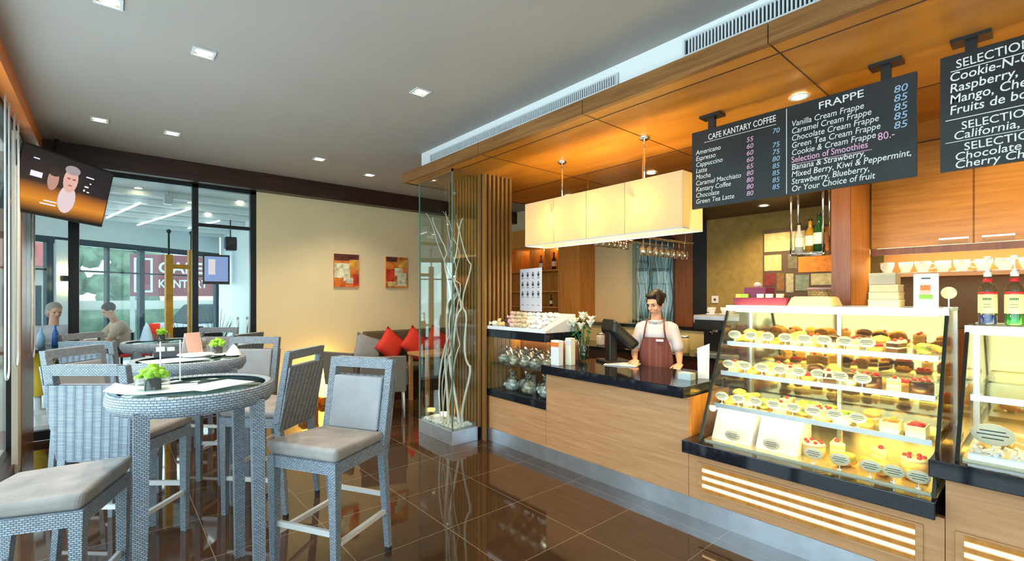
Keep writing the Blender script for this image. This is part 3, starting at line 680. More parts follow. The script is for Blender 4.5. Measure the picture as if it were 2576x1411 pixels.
def cookie_bag(mat_c):
    t = t_('cookie_bag', 'x', 'cookie bag')
    b = MB()
    for i in range(9): b.ell((random.uniform(-.03, .03), random.uniform(-.035, .035), .018+.02*(i//3)), (.022, .020, .015), 8, 6)
    b.build('cookies', mat_c, t)
    b = MB(); b.lathe([(0, 0), (.045, .004), (.055, .03), (.05, .06), (.02, .088), (.009, .095), (.02, .112), (.034, .128)], seg=11)
    for v in b.bm.verts: v.co *= 1+random.uniform(-.10, .10)
    b.build('clear_bag', M.setdefault('bagfilm', glass('bag_film', (.95, .96, .98), .16, .2, 2)), t)
    MB().lathe([(.011, .090), (.013, .094), (.011, .099)], seg=10).build('tie', 'ink', t); return t
CB1 = Proto(cookie_bag('cream_f')); CB2 = Proto(cookie_bag('papercup')); CB3 = Proto(cookie_bag('paper'))
for i in range(10):
    (CB1 if i % 2 else CB2).put((3.22+.13*(i % 2), 3.21+i*.082, .836), i, 'clear bag of cookies, upper shelf of the bakery cabinet, %s from the right' % ORD[i], 'cookie bags in the bakery cabinet', 1.35)
for i in range(6):
    (CB3 if i % 3 < 2 else CB2).put((3.25+.10*(i % 2), 3.25+i*.13, .556), i*2, 'bulging bag of %s biscuits, bottom of the bakery cabinet, %s from the right' % ('white' if i % 3 < 2 else 'golden', ORD[i]), 'cookie bags in the bakery cabinet', 1.6)
# tilted tray of assorted sweets on its top
t = empty('display_tray', 'tilted white tray with printed side cards on top of the bakery cabinet', 'tray', (3.12, 3.63, 1.20))
MB().hexa([(-.01, -.49, 0), (.42, -.49, 0), (.42, .40, 0), (-.01, .40, 0)], [(-.01, -.49, .012), (.42, -.49, .17), (.42, .40, .17), (-.01, .40, .012)]).build('tray', mat('tray_card', (.58, .60, .66), .5), t)
MB().hexa([(-.02, -.50, 0), (-.01, -.50, 0), (-.01, .41, 0), (-.02, .41, 0)], [(-.02, -.50, .035), (-.01, -.50, .035), (-.01, .41, .035), (-.02, .41, .035)]).build('lip', 'paper', t)
cols = ['petal', 'boxcard', 'pebble', 'pinkcard', 'sheet', 'sponge', 'pebble', 'lettuce', 'boxcard', 'pebble', 'choc', 'sheet']
def sweet(c):
    t = t_('wrapped_sweet', 'x', 'sweet'); MB().ell((0, 0, .02), (.030, .022, .020), 9, 6, jit=.12).build('sweet', c, t)
    b = MB(); b.cyl((.026, 0, .02), (.046, 0, .022), .004, .018, 7); b.cyl((-.026, 0, .02), (-.046, 0, .022), .004, .018, 7); b.build('wrapper_ends', c, t); return t
SW = {c: Proto(sweet(c)) for c in dict.fromkeys(cols)}
n = 0
for r in range(4):
    for i in range(8):
        x = .05+r*.09; y = 3.98-i*.10+random.uniform(-.02, .02)
        SW[cols[(n*5+r) % 12]].put((3.12+x, y, 1.213+x*.37), random.uniform(0, 6), 'small wrapped sweet on the tilted tray, %s row, %s from the left' % (['front', 'second', 'third', 'back'][r], ORD[i]), 'wrapped sweets on the tilted tray', random.uniform(1.05, 1.35)); n += 1
# standing board with cup icons
t = empty('standing_menu', 'white standing menu sheet with rows of small cup pictures behind the tilted tray', 'menu board', (3.53, 3.79, 1.385), -.18)
box(-.004, .004, -.22, .21, 0, .47).build('sheet', M.setdefault('sheet', mat('bluish_paper', (.70, .72, .82), .5)), t)
b = MB()
for r in range(4):
    for c in range(4):
        y = .155-c*.107; z = .38-r*.105
        if r == 3: b.box(-.0055, -.004, y-.02, y+.02, z, z+.005); continue
        b.hexa([(-.0055, y-.014, z), (-.004, y-.014, z), (-.004, y+.014, z), (-.0055, y+.014, z)], [(-.0055, y-.024, z+.03), (-.004, y-.024, z+.03), (-.004, y+.024, z+.03), (-.0055, y+.024, z+.03)])
        b.box(-.0055, -.004, y-.010, y+.010, z+.034, z+.05); b.box(-.0055, -.004, y-.022, y+.022, z-.018, z-.012)
b.build('cup_pictures', 'ink', t); box(-.004, .05, -.1, .1, -.003, .001).build('foot', 'sheet', t)

# ================= counter-top things =================
t = empty('lily_vase', 'clear glass vase of white lilies on the black worktop', 'vase', (3.55, 3.04, .91))
MB().lathe([(0, 0), (.045, 0), (.05, .12), (.058, .24), (.054, .24), (.046, .12), (.04, .012), (0, .012)], seg=18).build('vase', 'glass', t)
MB().lathe([(0, .013), (.042, .013), (.046, .12), (0, .12)], seg=16).build('water', glass('water', (.6, .8, .72), .1), t)
b = MB(); leaf = MB()
L_ = [(-.08, .06, .36), (-.02, .09, .38), (.05, .05, .40), (-.05, -.03, .44), (.03, -.07, .40), (-.10, -.05, .34), (.0, .0, .42), (-.09, .11, .33), (.08, -.02, .36), (-.03, -.11, .36)]
for x, y, z in L_: b.tube([(x*.15, y*.15, .02), (x*.4, y*.4, .2), (x, y, z)], .004, 6); leaf.ell((x*.7, y*.7, z-.07), (.012, .03, .008), 6, 4, R=Euler((.6, .4, x*20)).to_matrix())
stm = b.build('stems', 'dgreen', t); leaf.build('leaves', 'dgreen', stm)
for x, y, z in L_:
    b = MB()
    for k in range(6):
        a = k*PI/3+x*9; R = Euler((0, -.75, a)).to_matrix()
        b.ell(Vector((x, y, z))+R @ Vector((0, 0, .028)), (.005, .021, .038), 6, 6, R=R)
    b.ell((x, y, z), (.014, .014, .02), 6, 5); b.build('lily_bloom', 'petal', stm)
t = empty('box_stack', 'x', 'packet')
bpy.data.objects.remove(t)
def packet(x, y, w, h, m, label, stripe):
    t = empty('paper_packet', label, 'packet', (x, y, .911), 0, 'upright packets on the worktop')
    box(-.03, .03, -w/2, w/2, 0, h).build('packet', m, t, bevel=.002); box(-.0315, -.03, -w/2, w/2, h*.75, h*.93).build('printed_band', stripe, t)
packet(3.15, 3.02, .10, .23, 'paper', 'white upright packet with an orange band beside the bakery cabinet', 'orange')
packet(3.26, 2.955, .07, .25, 'petal', 'slim cream packet between the white packet and the lilies', 'sheet')
t = empty('till_monitor', 'black till seen from behind, its screen tilted back beside the lilies', 'till', (3.72, 2.82, .91), -.5); t.scale = (1.2, 1.2, 1.2)
MB().hexa([(-.06, -.13, .25), (.10, -.15, .10), (.10, .15, .10), (-.06, .13, .25)], [(-.04, -.12, .36), (.18, -.15, .16), (.18, .15, .16), (-.04, .12, .36)]).build('hood', 'black', t, bevel=.03, segs=4)
b = MB(); b.box(-.05, .02, -.05, .05, 0, .27); b.build('neck', 'black', t, bevel=.01); box(-.10, .12, -.12, .12, 0, .02).build('base', 'black', t, bevel=.006)
t = empty('open_magazine', 'open magazine and napkins lying on the worktop before the woman', 'magazine', (3.66, 2.66, .911), .4)
MB().hexa([(-.12, -.15, 0), (.1, -.15, 0), (.1, 0, 0), (-.12, 0, 0)], [(-.12, -.15, .006), (.1, -.15, .006), (.1, 0, .014), (-.12, 0, .014)]).build('page', 'paper', t)
MB().hexa([(-.12, 0, 0), (.1, 0, 0), (.1, .15, 0), (-.12, .15, 0)], [(-.12, 0, .014), (.1, 0, .014), (.1, .15, .006), (-.12, .15, .006)]).build('page', 'sheet', t)
t = empty('folded_leaflet', 'tall folded white leaflet standing at the end of the worktop by the pastry case', 'leaflet', (3.50, 1.80, .911), .5)
MB().hexa([(-.01, -.05, 0), (.0, -.05, 0), (.0, .03, 0), (-.01, .03, 0)], [(.02, -.055, .27), (.024, -.055, .27), (.024, .035, .23), (.02, .035, .23)]).build('front_leaf', 'sheet', t)
MB().hexa([(.04, -.05, 0), (.05, -.05, 0), (.05, .03, 0), (.04, .03, 0)], [(.026, -.055, .25), (.03, -.055, .25), (.03, .035, .22), (.026, .035, .22)]).build('back_leaf', 'sheet', t)
t = empty('glass_holder', 'low clear holder of cards on the worktop beside the folded leaflet', 'holder', (3.38, 1.86, .911))
b = MB(); b.box(-.05, .05, -.06, -.055, 0, .07); b.box(-.05, .05, .055, .06, 0, .07); b.box(-.05, -.045, -.055, .055, 0, .07); b.box(.045, .05, -.055, .055, 0, .07); b.build('holder', 'glass', t); box(-.04, .04, -.05, .05, 0, .05).build('cards', 'sheet', t)

# ================= long fabric lamp =================
t = empty('fabric_box_lamp', 'long glowing rectangular fabric pendant lamp over the worktop', 'pendant lamp', (3.37, 2.67, 2.06))
fab = bpy.data.materials.new('lamp_fabric'); fab.use_nodes = True; nt = fab.node_tree; nt.nodes.clear()
o_ = nt.nodes.new('ShaderNodeOutputMaterial'); mx = nt.nodes.new('ShaderNodeMixShader'); d_ = nt.nodes.new('ShaderNodeBsdfDiffuse'); tr = nt.nodes.new('ShaderNodeBsdfTranslucent')
d_.inputs[0].default_value = (.80, .70, .55, 1); tr.inputs[0].default_value = (.95, .82, .42, 1); mx.inputs[0].default_value = .5
nt.links.new(d_.outputs[0], mx.inputs[1]); nt.links.new(tr.outputs[0], mx.inputs[2]); nt.links.new(mx.outputs[0], o_.inputs[0])
L0, L1 = -.865, .865
b = MB(); b.box(-.15, -.147, L0, L1, 0, .425); b.box(.147, .15, L0, L1, 0, .425); b.box(-.147, .147, L0, L0+.003, 0, .425); b.box(-.147, .147, L1-.003, L1, 0, .425)
b.build('shade', fab, t)
b = MB()
for y in (-.35, .06, .46): b.box(-.1512, -.15, y-.002, y+.002, 0, .425)
b.build('shade_seam', mat('seam', (.35, .28, .2), .7), t)
b = MB(); b.box(-.152, -.146, L0-.002, L1, -.006, .004); b.box(.146, .152, L0, L1, -.006, .004); b.box(-.146, .146, L0-.002, L0+.004, -.006, .004); b.box(-.146, .146, L1-.004, L1, -.006, .004); b.build('shade_rim', 'grille', t)
b = MB()
for y in (-.44, .49): b.cyl((0, y, .30), (0, y, .80), .009, .009, 8); b.lathe([(.045, .808), (.045, .795), (.03, .785), (0, .785)], (0, y, 0), 16); b.box(-.146, .146, y-.01, y+.01, .29, .305)
b.build('suspension_rod', 'chrome', t)
for i, y in enumerate((-.5, 0, .5)):
    MB().ell((0, y, .22), .03, 10, 7).build('bulb', emis('bulb_glow', (1, .70, .30), 30), t)
    l = bpy.data.lights.new('lamp_bulb_light', 'POINT'); l.energy = 19; l.color = (1, .76, .36); l.shadow_soft_size = .05
    lo = bpy.data.objects.new('lamp_bulb_light', l); COL.objects.link(lo); lo.location = (3.37-.05, 2.67+y, 2.06+.22)

# ================= chalkboards =================
RT = Matrix(((0, 0, -1), (-1, 0, 0), (0, 1, 0)))   # text x -> -Y, text y -> Z, facing -X
def T(y, z, x=-.0125, ang=0): return Matrix.Translation((x, y, z)) @ (RT @ Matrix.Rotation(ang, 3, 'Z')).to_4x4()
def hanger(y, nm): 
    t = empty('ceiling_bracket', nm, 'bracket', (3.34, y, 2.80), 0, 'black brackets holding the chalk menu boards')
    box(-.018, .018, -.022, .022, -.03, .07).build('post', 'black', t); box(-.05, .05, -.075, .075, .052, .07).build('plate', 'black', t)
hanger(1.64, 'black ceiling bracket holding the coffee side of the chalk menu'); hanger(.63, 'black ceiling bracket holding the right end of the long chalk menu'); hanger(.285, 'black ceiling bracket holding the chalkboard at the right edge')
t = empty('chalk_menu_board', 'long hanging chalkboard listing coffees, frappes and smoothies', 'chalkboard', (3.33, 1.14, 2.20))
bd = box(-.012, .012, -.645, .645, 0, .57).build('board', 'chalkboard', t, bevel=.001)
I = []; sh = .15
I.append(('CAFE KANTARY COFFEE', .060, T(.52, .489, ang=.02), dict(sx=.70, bold=.0003)))
for i, s in enumerate(['Americano', 'Espresso', 'Cappuccino', 'Latte', 'Mocha', 'Caramel Macchiato', 'Kantary Coffee', 'Chocolate', 'Green Tea Latte']):
    I.append((s, .049, T(.615, .40-i*.0455), dict(shear=sh, sx=.86)))
I.append(('FRAPPE', .062, T(-.18, .50, ang=.03), dict(sx=1.15, bold=.0003)))
for i, s in enumerate(['Vanilla Cream Frappe', 'Caramel Cream Frappe', 'Chocolate Cream Frappe', 'Green Tea Cream Frappe', 'Cookie & Cream Frappe', None, 'Banana & Strawberry,', 'Mixed Berry, Kiwi & Peppermint,', 'Strawberry, Blueberry,', 'Or Your Choice of fruit']):
    if s: I.append((s, .052, T(-.03, .435-i*.0462, ang=.01), dict(shear=sh, sx=.84 if i < 5 else .85, bold=.0002 if i > 5 else 0)))
textobj('white_writing', I, 'chalk', bd)
b = MB(); b.box(-.0128, -.012, .06, .55, .476, .479); b.box(-.0128, -.012, -.004, 0, .01, .56); b.build('ruled_line', 'chalk', bd)
I = [('Selection of Smoothies', .054, T(-.03, .435-5*.0462, ang=.01), dict(sx=.80, bold=.0003)), ('80.-', .06, T(-.475, .235, ang=.03), dict(sx=.85))]
for i, s in enumerate(['55', '60', '60', '60', '65', '80', '80', '80', '80']): I.append((s, .046, T(.25, .405-i*.046), dict(shear=sh)))
textobj('pink_writing', I, 'pink', bd)
b = MB(); b.box(-.0128, -.012, -.45, -.03, .19, .193); b.build('pink_rule', 'pink', bd)
I = []
for i, s in enumerate(['70', '', '75', '75', '80', '85', '85', '85', '85']): I.append((s, .046, T(.085, .42-i*.046), dict(shear=sh)))
for i, s in enumerate(['80', '85', '85', '85', '85']): I.append((s, .056, T(-.545, .48-i*.05), dict(shear=sh, sx=1.1)))
textobj('blue_writing', I, 'blue', bd)
t = empty('flavour_chalkboard', 'second hanging chalkboard listing cake selections, cut off by the right edge', 'chalkboard', (3.33, -.10, 2.20))
bd = box(-.012, .012, -.50, .50, 0, .60).build('board', 'chalkboard', t, bevel=.001)
I = [('SELECTION OF', .062, T(.44, .525, ang=.03), dict(sx=.85, bold=.0003))]
for i, s in enumerate(['Cookie-N-Cream', 'Raspberry, Cap', 'Mango, Cheese', 'Fruits de bosc']): I.append((s, .064, T(.465, .462-i*.057, ang=.02), dict(shear=.1, sx=.88, bold=.0005)))
I += [('SELECTION N', .056, T(.42, .205, ang=.02), dict(sx=.92, bold=.0003)), ('California, Ca', .060, T(.45, .157, ang=.02), dict(shear=.1, sx=.95, bold=.0003)),
      ('SELECTION', .056, T(.41, .095, ang=.02), dict(sx=.95, bold=.0003)), ('Chocolate Ca', .056, T(.445, .050, ang=.02), dict(shear=.1, bold=.0003)), ('Cherry Chees', .056, T(.445, .008, ang=.02), dict(shear=.1, bold=.0003))]
textobj('white_writing', I, 'chalk', bd)
b = MB(); b.box(-.0128, -.012, .0, .46, .512, .516); b.box(-.0128, -.012, -.1, .48, .262, .266); b.box(-.0128, -.012, -.1, .48, .146, .149); b.build('ruled_line', 'chalk', bd)

# ================= right-hand partition, wall cabinets, back bar =================
t = empty('partition_panel', 'tall wooden partition between the back bar and the wall cabinets', 'partition', (4.4, 1.04, 0))
box(-.27, .30, -.05, .06, 0, 2.868).build('panel', 'orangewood', t); box(-.285, -.27, -.055, .065, 0, 2.868).build('end_trim', 'redwood', t)
t = empty('overhead_cabinet', 'row of wooden wall cabinets above the lit cup shelf', 'cabinet', (4.68, .3, 1.93))
box(.02, .44, -1.5, .68, 0, .86).build('carcass', 'cabwood', t)
for k, (a, c) in enumerate(((.09, .68), (-.51, .084), (-1.1, -.516))):
    d = box(0, .019, a+.002, c-.002, .0, .785).build('door', 'cabwood', t)
    y = a+.10 if k == 0 else c-.12
    b = MB(); b.box(-.022, -.016, y-.08, y+.08, .035, .047); b.box(-.016, 0, y-.075, y-.065, .037, .045); b.box(-.016, 0, y+.065, y+.075, .037, .045); b.build('handle', 'chrome', d)
box(-.005, .019, -1.5, .68, .79, .94).build('frieze', 'cabwood', t); box(-.01, .02, -1.5, .68, .785, .79).build('shadow_line', 'black', t)
box(-.01, .04, -1.5, .68, -.055, -.003).build('light_pelmet', 'redwood', t)
box(.10, .14, -1.45, .66, -.03, -.005).build('light_tube', emis('undercabinet_light', (1, .78, .36), 36), t)
t = empty('cup_shelf', 'shallow wooden shelf of white cups lit from above', 'shelf', (4.68, .3, 1.70)); box(.0, .44, -1.5, .68, 0, .025).build('board', 'cabwood', t)
o = box(4.75, 5.12, -1.2, .985, .001, 1.30).build('back_cupboard', mat('brown_backsplash', (.16, .07, .025), .5)); 
o.data.materials.clear(); o.data.materials.append(M['redwood']); tag(o, 'low brown cupboard below the lit cup shelf', 'cupboard')
st(box(5.13, 6.1, -2.6, .985, 0, 2.57).build('wall_niche', mat('niche_brown', (.36, .19, .07), .5)))
def cup():
    t = t_('white_cup', 'x', 'cup'); cb_ = MB().lathe([(0, 0), (.028, 0), (.044, .05), (.046, .075), (.043, .075), (.040, .05), (.024, .006), (0, .006)], seg=18).build('bowl', 'paper', t)
    MB().tube([(0, .044, .06), (0, .065, .055), (0, .066, .03), (0, .04, .02)], .005, 6).build('handle', 'paper', cb_)
    MB().lathe([(0, -.012), (.05, -.012), (.07, 0), (.066, 0), (.03, -.006), (0, -.006)], seg=18).build('saucer', 'paper', t); return t
CU = Proto(cup())
for i in range(8): CU.put((4.80+.05*(i % 2), .90-i*.11, 1.738), 1.2+i, 'white cup on its saucer on the lit shelf, %s from the left' % ORD[i], 'white cups on the lit shelf', (1, 1.1, 1.1))
# hanging chrome frame with bottles
t = empty('hanging_bottle_rack', 'hanging chrome-edged rectangular rack in front of the collage picture', 'rack', (4.12, 1.27, 1.88))
b = MB()
for y in (-.11, .11):
    for x in (-.0, .16): b.cyl((x, y, 0), (x, y, .98), .009, .009, 8)
for x in (0, .16):
    for z in (0, .52): b.cyl((x, -.11, z), (x, .11, z), .009, .009, 8)
for y in (-.11, .11):
    for z in (0, .52): b.cyl((0, y, z), (.16, y, z), .009, .009, 8)
b.build('frame', 'chrome', t); box(0, .16, -.11, .11, .005, .012).build('shelf', 'shelfglass', t)
def bottle(x, y, z, h, m, label, cat='bottle', g='bottles in the hanging rack'):
    t = empty('bottle', label, cat, (x, y, z), 0, g); r = h*.13
    bo = MB().lathe([(0, 0), (r, 0), (r, h*.58), (r*.4, h*.74), (r*.36, h*.95), (0, h*.95)], seg=14).build('body', m, t); MB().cyl((0, 0, h*.93), (0, 0, h), r*.42, r*.42, 10).build('cap', 'black', t)
    MB().lathe([(r*1.01, h*.2), (r*1.02, h*.21), (r*1.02, h*.48), (r*1.01, h*.49)], seg=14).build('label', 'tag', bo)
M['gbottle'] = mat('green_bottle', (.01, .06, .015), .1); M['abottle'] = mat('amber_bottle', (.40, .20, .02), .1); M['cbottle'] = mat('clear_bottle', (.5, .5, .42), .1)
bottle(4.17, 1.20, 1.893, .30, 'gbottle', 'dark green bottle in the hanging chrome rack'); bottle(4.20, 1.27, 1.893, .27, 'abottle', 'amber bottle in the middle of the hanging chrome rack')
bottle(4.17, 1.34, 1.893, .24, 'cbottle', 'pale bottle at the left of the hanging chrome rack')
# wine glass racks
def wglass():
    t = t_('hanging_wine_glass', 'x', 'wine glass'); MB().lathe([(.032, 0), (.033, -.002), (.004, -.008), (.0035, -.075), (.02, -.09), (.035, -.115), (.036, -.14), (.030, -.175), (.029, -.175), (.034, -.14), (.033, -.116), (0, -.088)], seg=14).build('glass', M.setdefault('wglass', glass('wine_glass', (.86, .88, .84), .25, .02, 2)), t); return t
WG = Proto(wglass())
for rk, (y0, x0, x1, z, s) in enumerate(((3.30, 3.75, 4.85, 2.27, 'left'), (2.50, 3.64, 4.62, 2.10, 'right'))):
    t = empty('glass_rack', '%s chrome rail rack of upturned wine glasses below the fabric lamp' % s.capitalize().lower(), 'glass rack', ((x0+x1)/2, y0, z))
    b = MB()
    for dy in (-.03, .03, .27, .33) if rk else (-.03, .03, .12, .18): b.cyl((x0-(x0+x1)/2, dy, 0), (x1-(x0+x1)/2, dy, 0), .006, .006, 8)
    b.build('rail', 'chrome', t)
    b = MB()
    for x in (-.38, .38): b.cyl((x, 0, 0), (x, 0, 2.868-z), .006, .006, 8)
    b.build('hanger_rod', 'chrome', t)
    for i in range(8): WG.put((x0+.12+i*.105, y0, z+.004), 0, 'upturned wine glass on the %s rack, %s from the front' % (s, ORD[i]), 'wine glasses hanging under the racks')
# olive wall picture and socket
t = empty('collage_painting', 'large patchwork picture of cream, orange and dark blocks on the olive wall', 'painting', (6.1, 1.98, 1.55))
cv = box(-.05, -.002, -.40, .36, 0, .80).build('canvas', mat('collage_ground', (.10, .07, .045), .6), t)
P_ = [(.34, -.10, .53, .76, 'cpA', (.66, .56, .26)), (-.11, -.2, .53, .76, 'cpB', (.55, .50, .28)), (-.21, -.38, .50, .78, 'cpC', (.55, .16, .03)), (.34, .15, .30, .50, 'cpD', (.62, .52, .24)), (.08, -.02, .32, .50, 'cpE', (.16, .15, .10)),
      (-.03, -.38, .27, .46, 'cpF', (.70, .24, .03)), (.34, .22, .12, .28, 'cpG', (.20, .03, .03)), (.2, .12, .06, .28, 'cpH', (.24, .12, .04)), (.10, .02, .04, .27, 'cpI', (.42, .40, .25)), (.0, -.14, .06, .25, 'cpJ', (.20, .26, .22)), (-.16, -.38, .12, .26, 'cpK', (.50, .46, .28)), (-.16, -.38, .0, .10, 'cpL', (.45, .30, .14))]
for k, (a, c, z0, z1, nm, col) in enumerate(P_): box(-.054, -.05, c, a, z0+.005, z1-.005).build('colour_block', mat(nm, col, .6, noise=.25, nscale=18), cv)
t = empty('power_socket', 'small white wall socket on the olive wall', 'socket', (6.1, 2.955, 1.46)); box(-.012, -.001, -.045, .045, 0, .095).build('plate', 'paper', t, bevel=.003); box(-.014, -.012, -.015, .015, .03, .06).build('insert', 'ink', t)
# lit shelf unit at the far right corner
t = empty('lit_shelf_unit', 'tall orange-wood shelf unit with three lit niches behind the pillar', 'shelf unit', (5.72, 5.7, 0))
b = MB(); ya, yb = -.27, 1.35
b.box(.0, .37, ya, ya+.03, 0, 2.75); b.box(0, .37, yb-.03, yb, 0, 2.75); b.box(0, .37, ya+.03, yb-.03, 0, .1); b.box(.35, .37, ya+.03, yb-.03, .1, 2.75)
for z in (.9, 1.35, 1.62, 1.98, 2.40): b.box(0, .35, ya+.03, yb-.03, z, z+.025)
for y in (.07, .44, .82): b.box(0, .35, y-.012, y+.012, 1.98, 2.40)
b.box(0, .02, ya+.03, yb-.03, 2.42, 2.75); b.build('carcass', 'orangewood', t)
box(0, .375, -.72, -.272, 0, 2.75).build('side_cupboard', 'orangewood', t)
for y in (-.08, .26, .63, 1.0): box(.28, .31, y-.12, y+.12, 2.37, 2.398).build('niche_light', M.setdefault('niche', emis('niche_light', (1, .66, .16), 9)), t)
for i, (y, z, h) in enumerate(((5.68, 2.006, .30), (6.0, 2.006, .27), (5.75, 1.376, .2), (6.05, 1.376, .18), (5.8, .926, .24))):
    bottle(5.85, y, z, h, ['choc', 'redwood'][i % 2], 'dark bottle on the %s of the lit shelf unit, %s' % (['lit niche', 'lit niche', 'middle shelf', 'middle shelf', 'low shelf'][i], ['at the right', 'second from the right', 'at the right', 'further left', 'alone'][i]), g='bottles in the lit shelf unit')
# second branch case at the back
t = empty('branch_niche', 'glass-fronted niche of curly pale branches behind the bar woman', 'display case', (6.0, 3.9, 1.0))
box(.05, .09, -.36, .32, 0, 1.35).build('back_mirror', mat('dark_mirror', (.25, .28, .30), .08, .9), t); box(-.07, -.065, -.36, .32, 0, 1.35).build('glass_pane', 'glass', t); box(-.08, .1, -.37, .33, -.03, 0).build('plinth', 'darkwood', t); box(-.08, .1, -.37, .33, 1.35, 1.38).build('header', 'darkwood', t)
for i in range(8):
    y0 = 3.6+i*.075; P = [Vector((5.985, y0+.025*math.sin(k*.8+i*2), 1.002+k*.09)) for k in range(14)]
    o = MB().tube(P, .010, 6, taper=.005, mt=None).build('willow_branch', ['branch', 'blue', 'branch', 'backfab'][i % 4]); tag(o, '%s wavy branch in the niche behind the bar woman, %s from the right' % (['white', 'blue-grey', 'white', 'grey'][i % 4], ORD[i]), 'branch', 'branches in the back niche')
# back bar
t = empty('back_bar', 'dark back bar with a raised black shelf behind the bar woman', 'back bar', (5.1, 3.5, 0))
box(-.30, .30, -2.25, 1.4, 0, .86).build('cupboard', 'darkwood', t); box(-.32, .30, -2.25, 1.4, .86, .90).build('worktop', 'granite', t)
box(.30, .55, -1.0, 1.4, 0, 1.13).build('upstand', mat('yellow_cream_tile', (.62, .52, .26), .4), t); box(.28, .62, -1.0, 1.4, 1.13, 1.175).build('raised_shelf', 'granite', t)
t = empty('espresso_machine', 'wide steel and black espresso machine on the back bar right of the woman', 'espresso machine', (5.0, 2.15, .90))
box(-.20, .25, -.42, .42, .36, .45).build('top_housing', 'steel', t, bevel=.01); th = bpy.data.objects[-1] if False else [o for o in t.children if o.name.startswith('top_housing')][0]; box(.0, .25, -.40, .40, .04, .36).build('body', 'black', t); box(-.22, .25, -.40, .40, 0, .05).build('drip_tray', 'steel', t, bevel=.004); box(-.205, -.19, -.40, .40, .30, .40).build('front_panel', 'black', t)
for y in (-.22, .0, .22): MB().cyl((-.09, y, .36), (-.09, y, .27), .035, .035, 14).cyl((-.09, y, .28), (-.22, y, .26), .012, .015, 8).build('group_head', 'chrome', th)
for i in range(7): CU.put((4.92+.09*(i % 2), 1.85+i*.095, 1.362), i, 'white cup upturned on the espresso machine, %s from the right' % ORD[i], 'cups on the espresso machine', .9)
M['cyel'] = mat('pale_yellow_jar', (.66, .55, .22), .4)
for i, (x, y, h, m) in enumerate(((4.95, 3.15, .16, 'cyel'), (5.0, 3.3, .2, 'paper'), (4.98, 3.45, .14, 'cyel'), (4.95, 3.62, .18, 'choc'), (5.0, 3.8, .2, 'cyel'), (4.95, 3.95, .15, 'paper'), (4.95, 2.75, .19, 'cyel'), (5.02, 2.9, .13, 'paper'))):
    t = empty('storage_jar', '%s lidded jar on the back bar, %s in its row' % ({'cyel': 'pale yellow', 'paper': 'white', 'choc': 'dark brown'}[m], ORD[i]), 'jar', (x, y, .90), 0, 'jars on the back bar')
    MB().lathe([(0, 0), (.05, 0), (.055, .02), (.055, h-.03), (.045, h-.01), (0, h-.01)], seg=14).build('jar', m, t); MB().lathe([(0, h-.012), (.048, h-.012), (.048, h+.012), (.01, h+.018), (0, h+.018)], seg=14).build('lid', 'steel', t)
# things behind the case: blue tub and woven basket
t = empty('blue_tub', 'blue tub behind the cream carton', 'tub', (4.4, 1.42, 1.42)); 
for o in (MB().lathe([(0, 0), (.10, 0), (.115, .11), (.105, .11), (.095, .01), (0, .01)], seg=20).build('tub', mat('blue_plastic', (.12, .2, .42), .4), t),): pass
MB().lathe([(.112, .10), (.122, .10), (.122, .114), (.112, .114)], seg=20).build('rim', mat('blue_rim', (.10, .16, .34), .4), t)
t = empty('high_side_unit', 'dark side unit behind the pastry case carrying the basket and blue tub', 'cupboard', (4.35, 1.50, 0)); box(-.2, .25, -.38, .3, 0, 1.40).build('body', 'darkwood', t); box(-.22, .27, -.39, .31, 1.40, 1.42).build('top', 'black', t)
t = empty('woven_basket', 'round straw basket with a pink rim beside the blue tub', 'basket', (4.42, 1.24, 1.42)); MB().lathe([(0, 0), (.09, 0), (.115, .19), (.105, .19), (.085, .01), (0, .01)], seg=20).build('basket', wicker('straw_wicker', (.6, .48, .2), (.2, .12, .04), .03, .015), t); MB().lathe([(.113, .18), (.12, .185), (.118, .20), (.105, .195)], seg=20).build('rim', 'pinkcard', t)
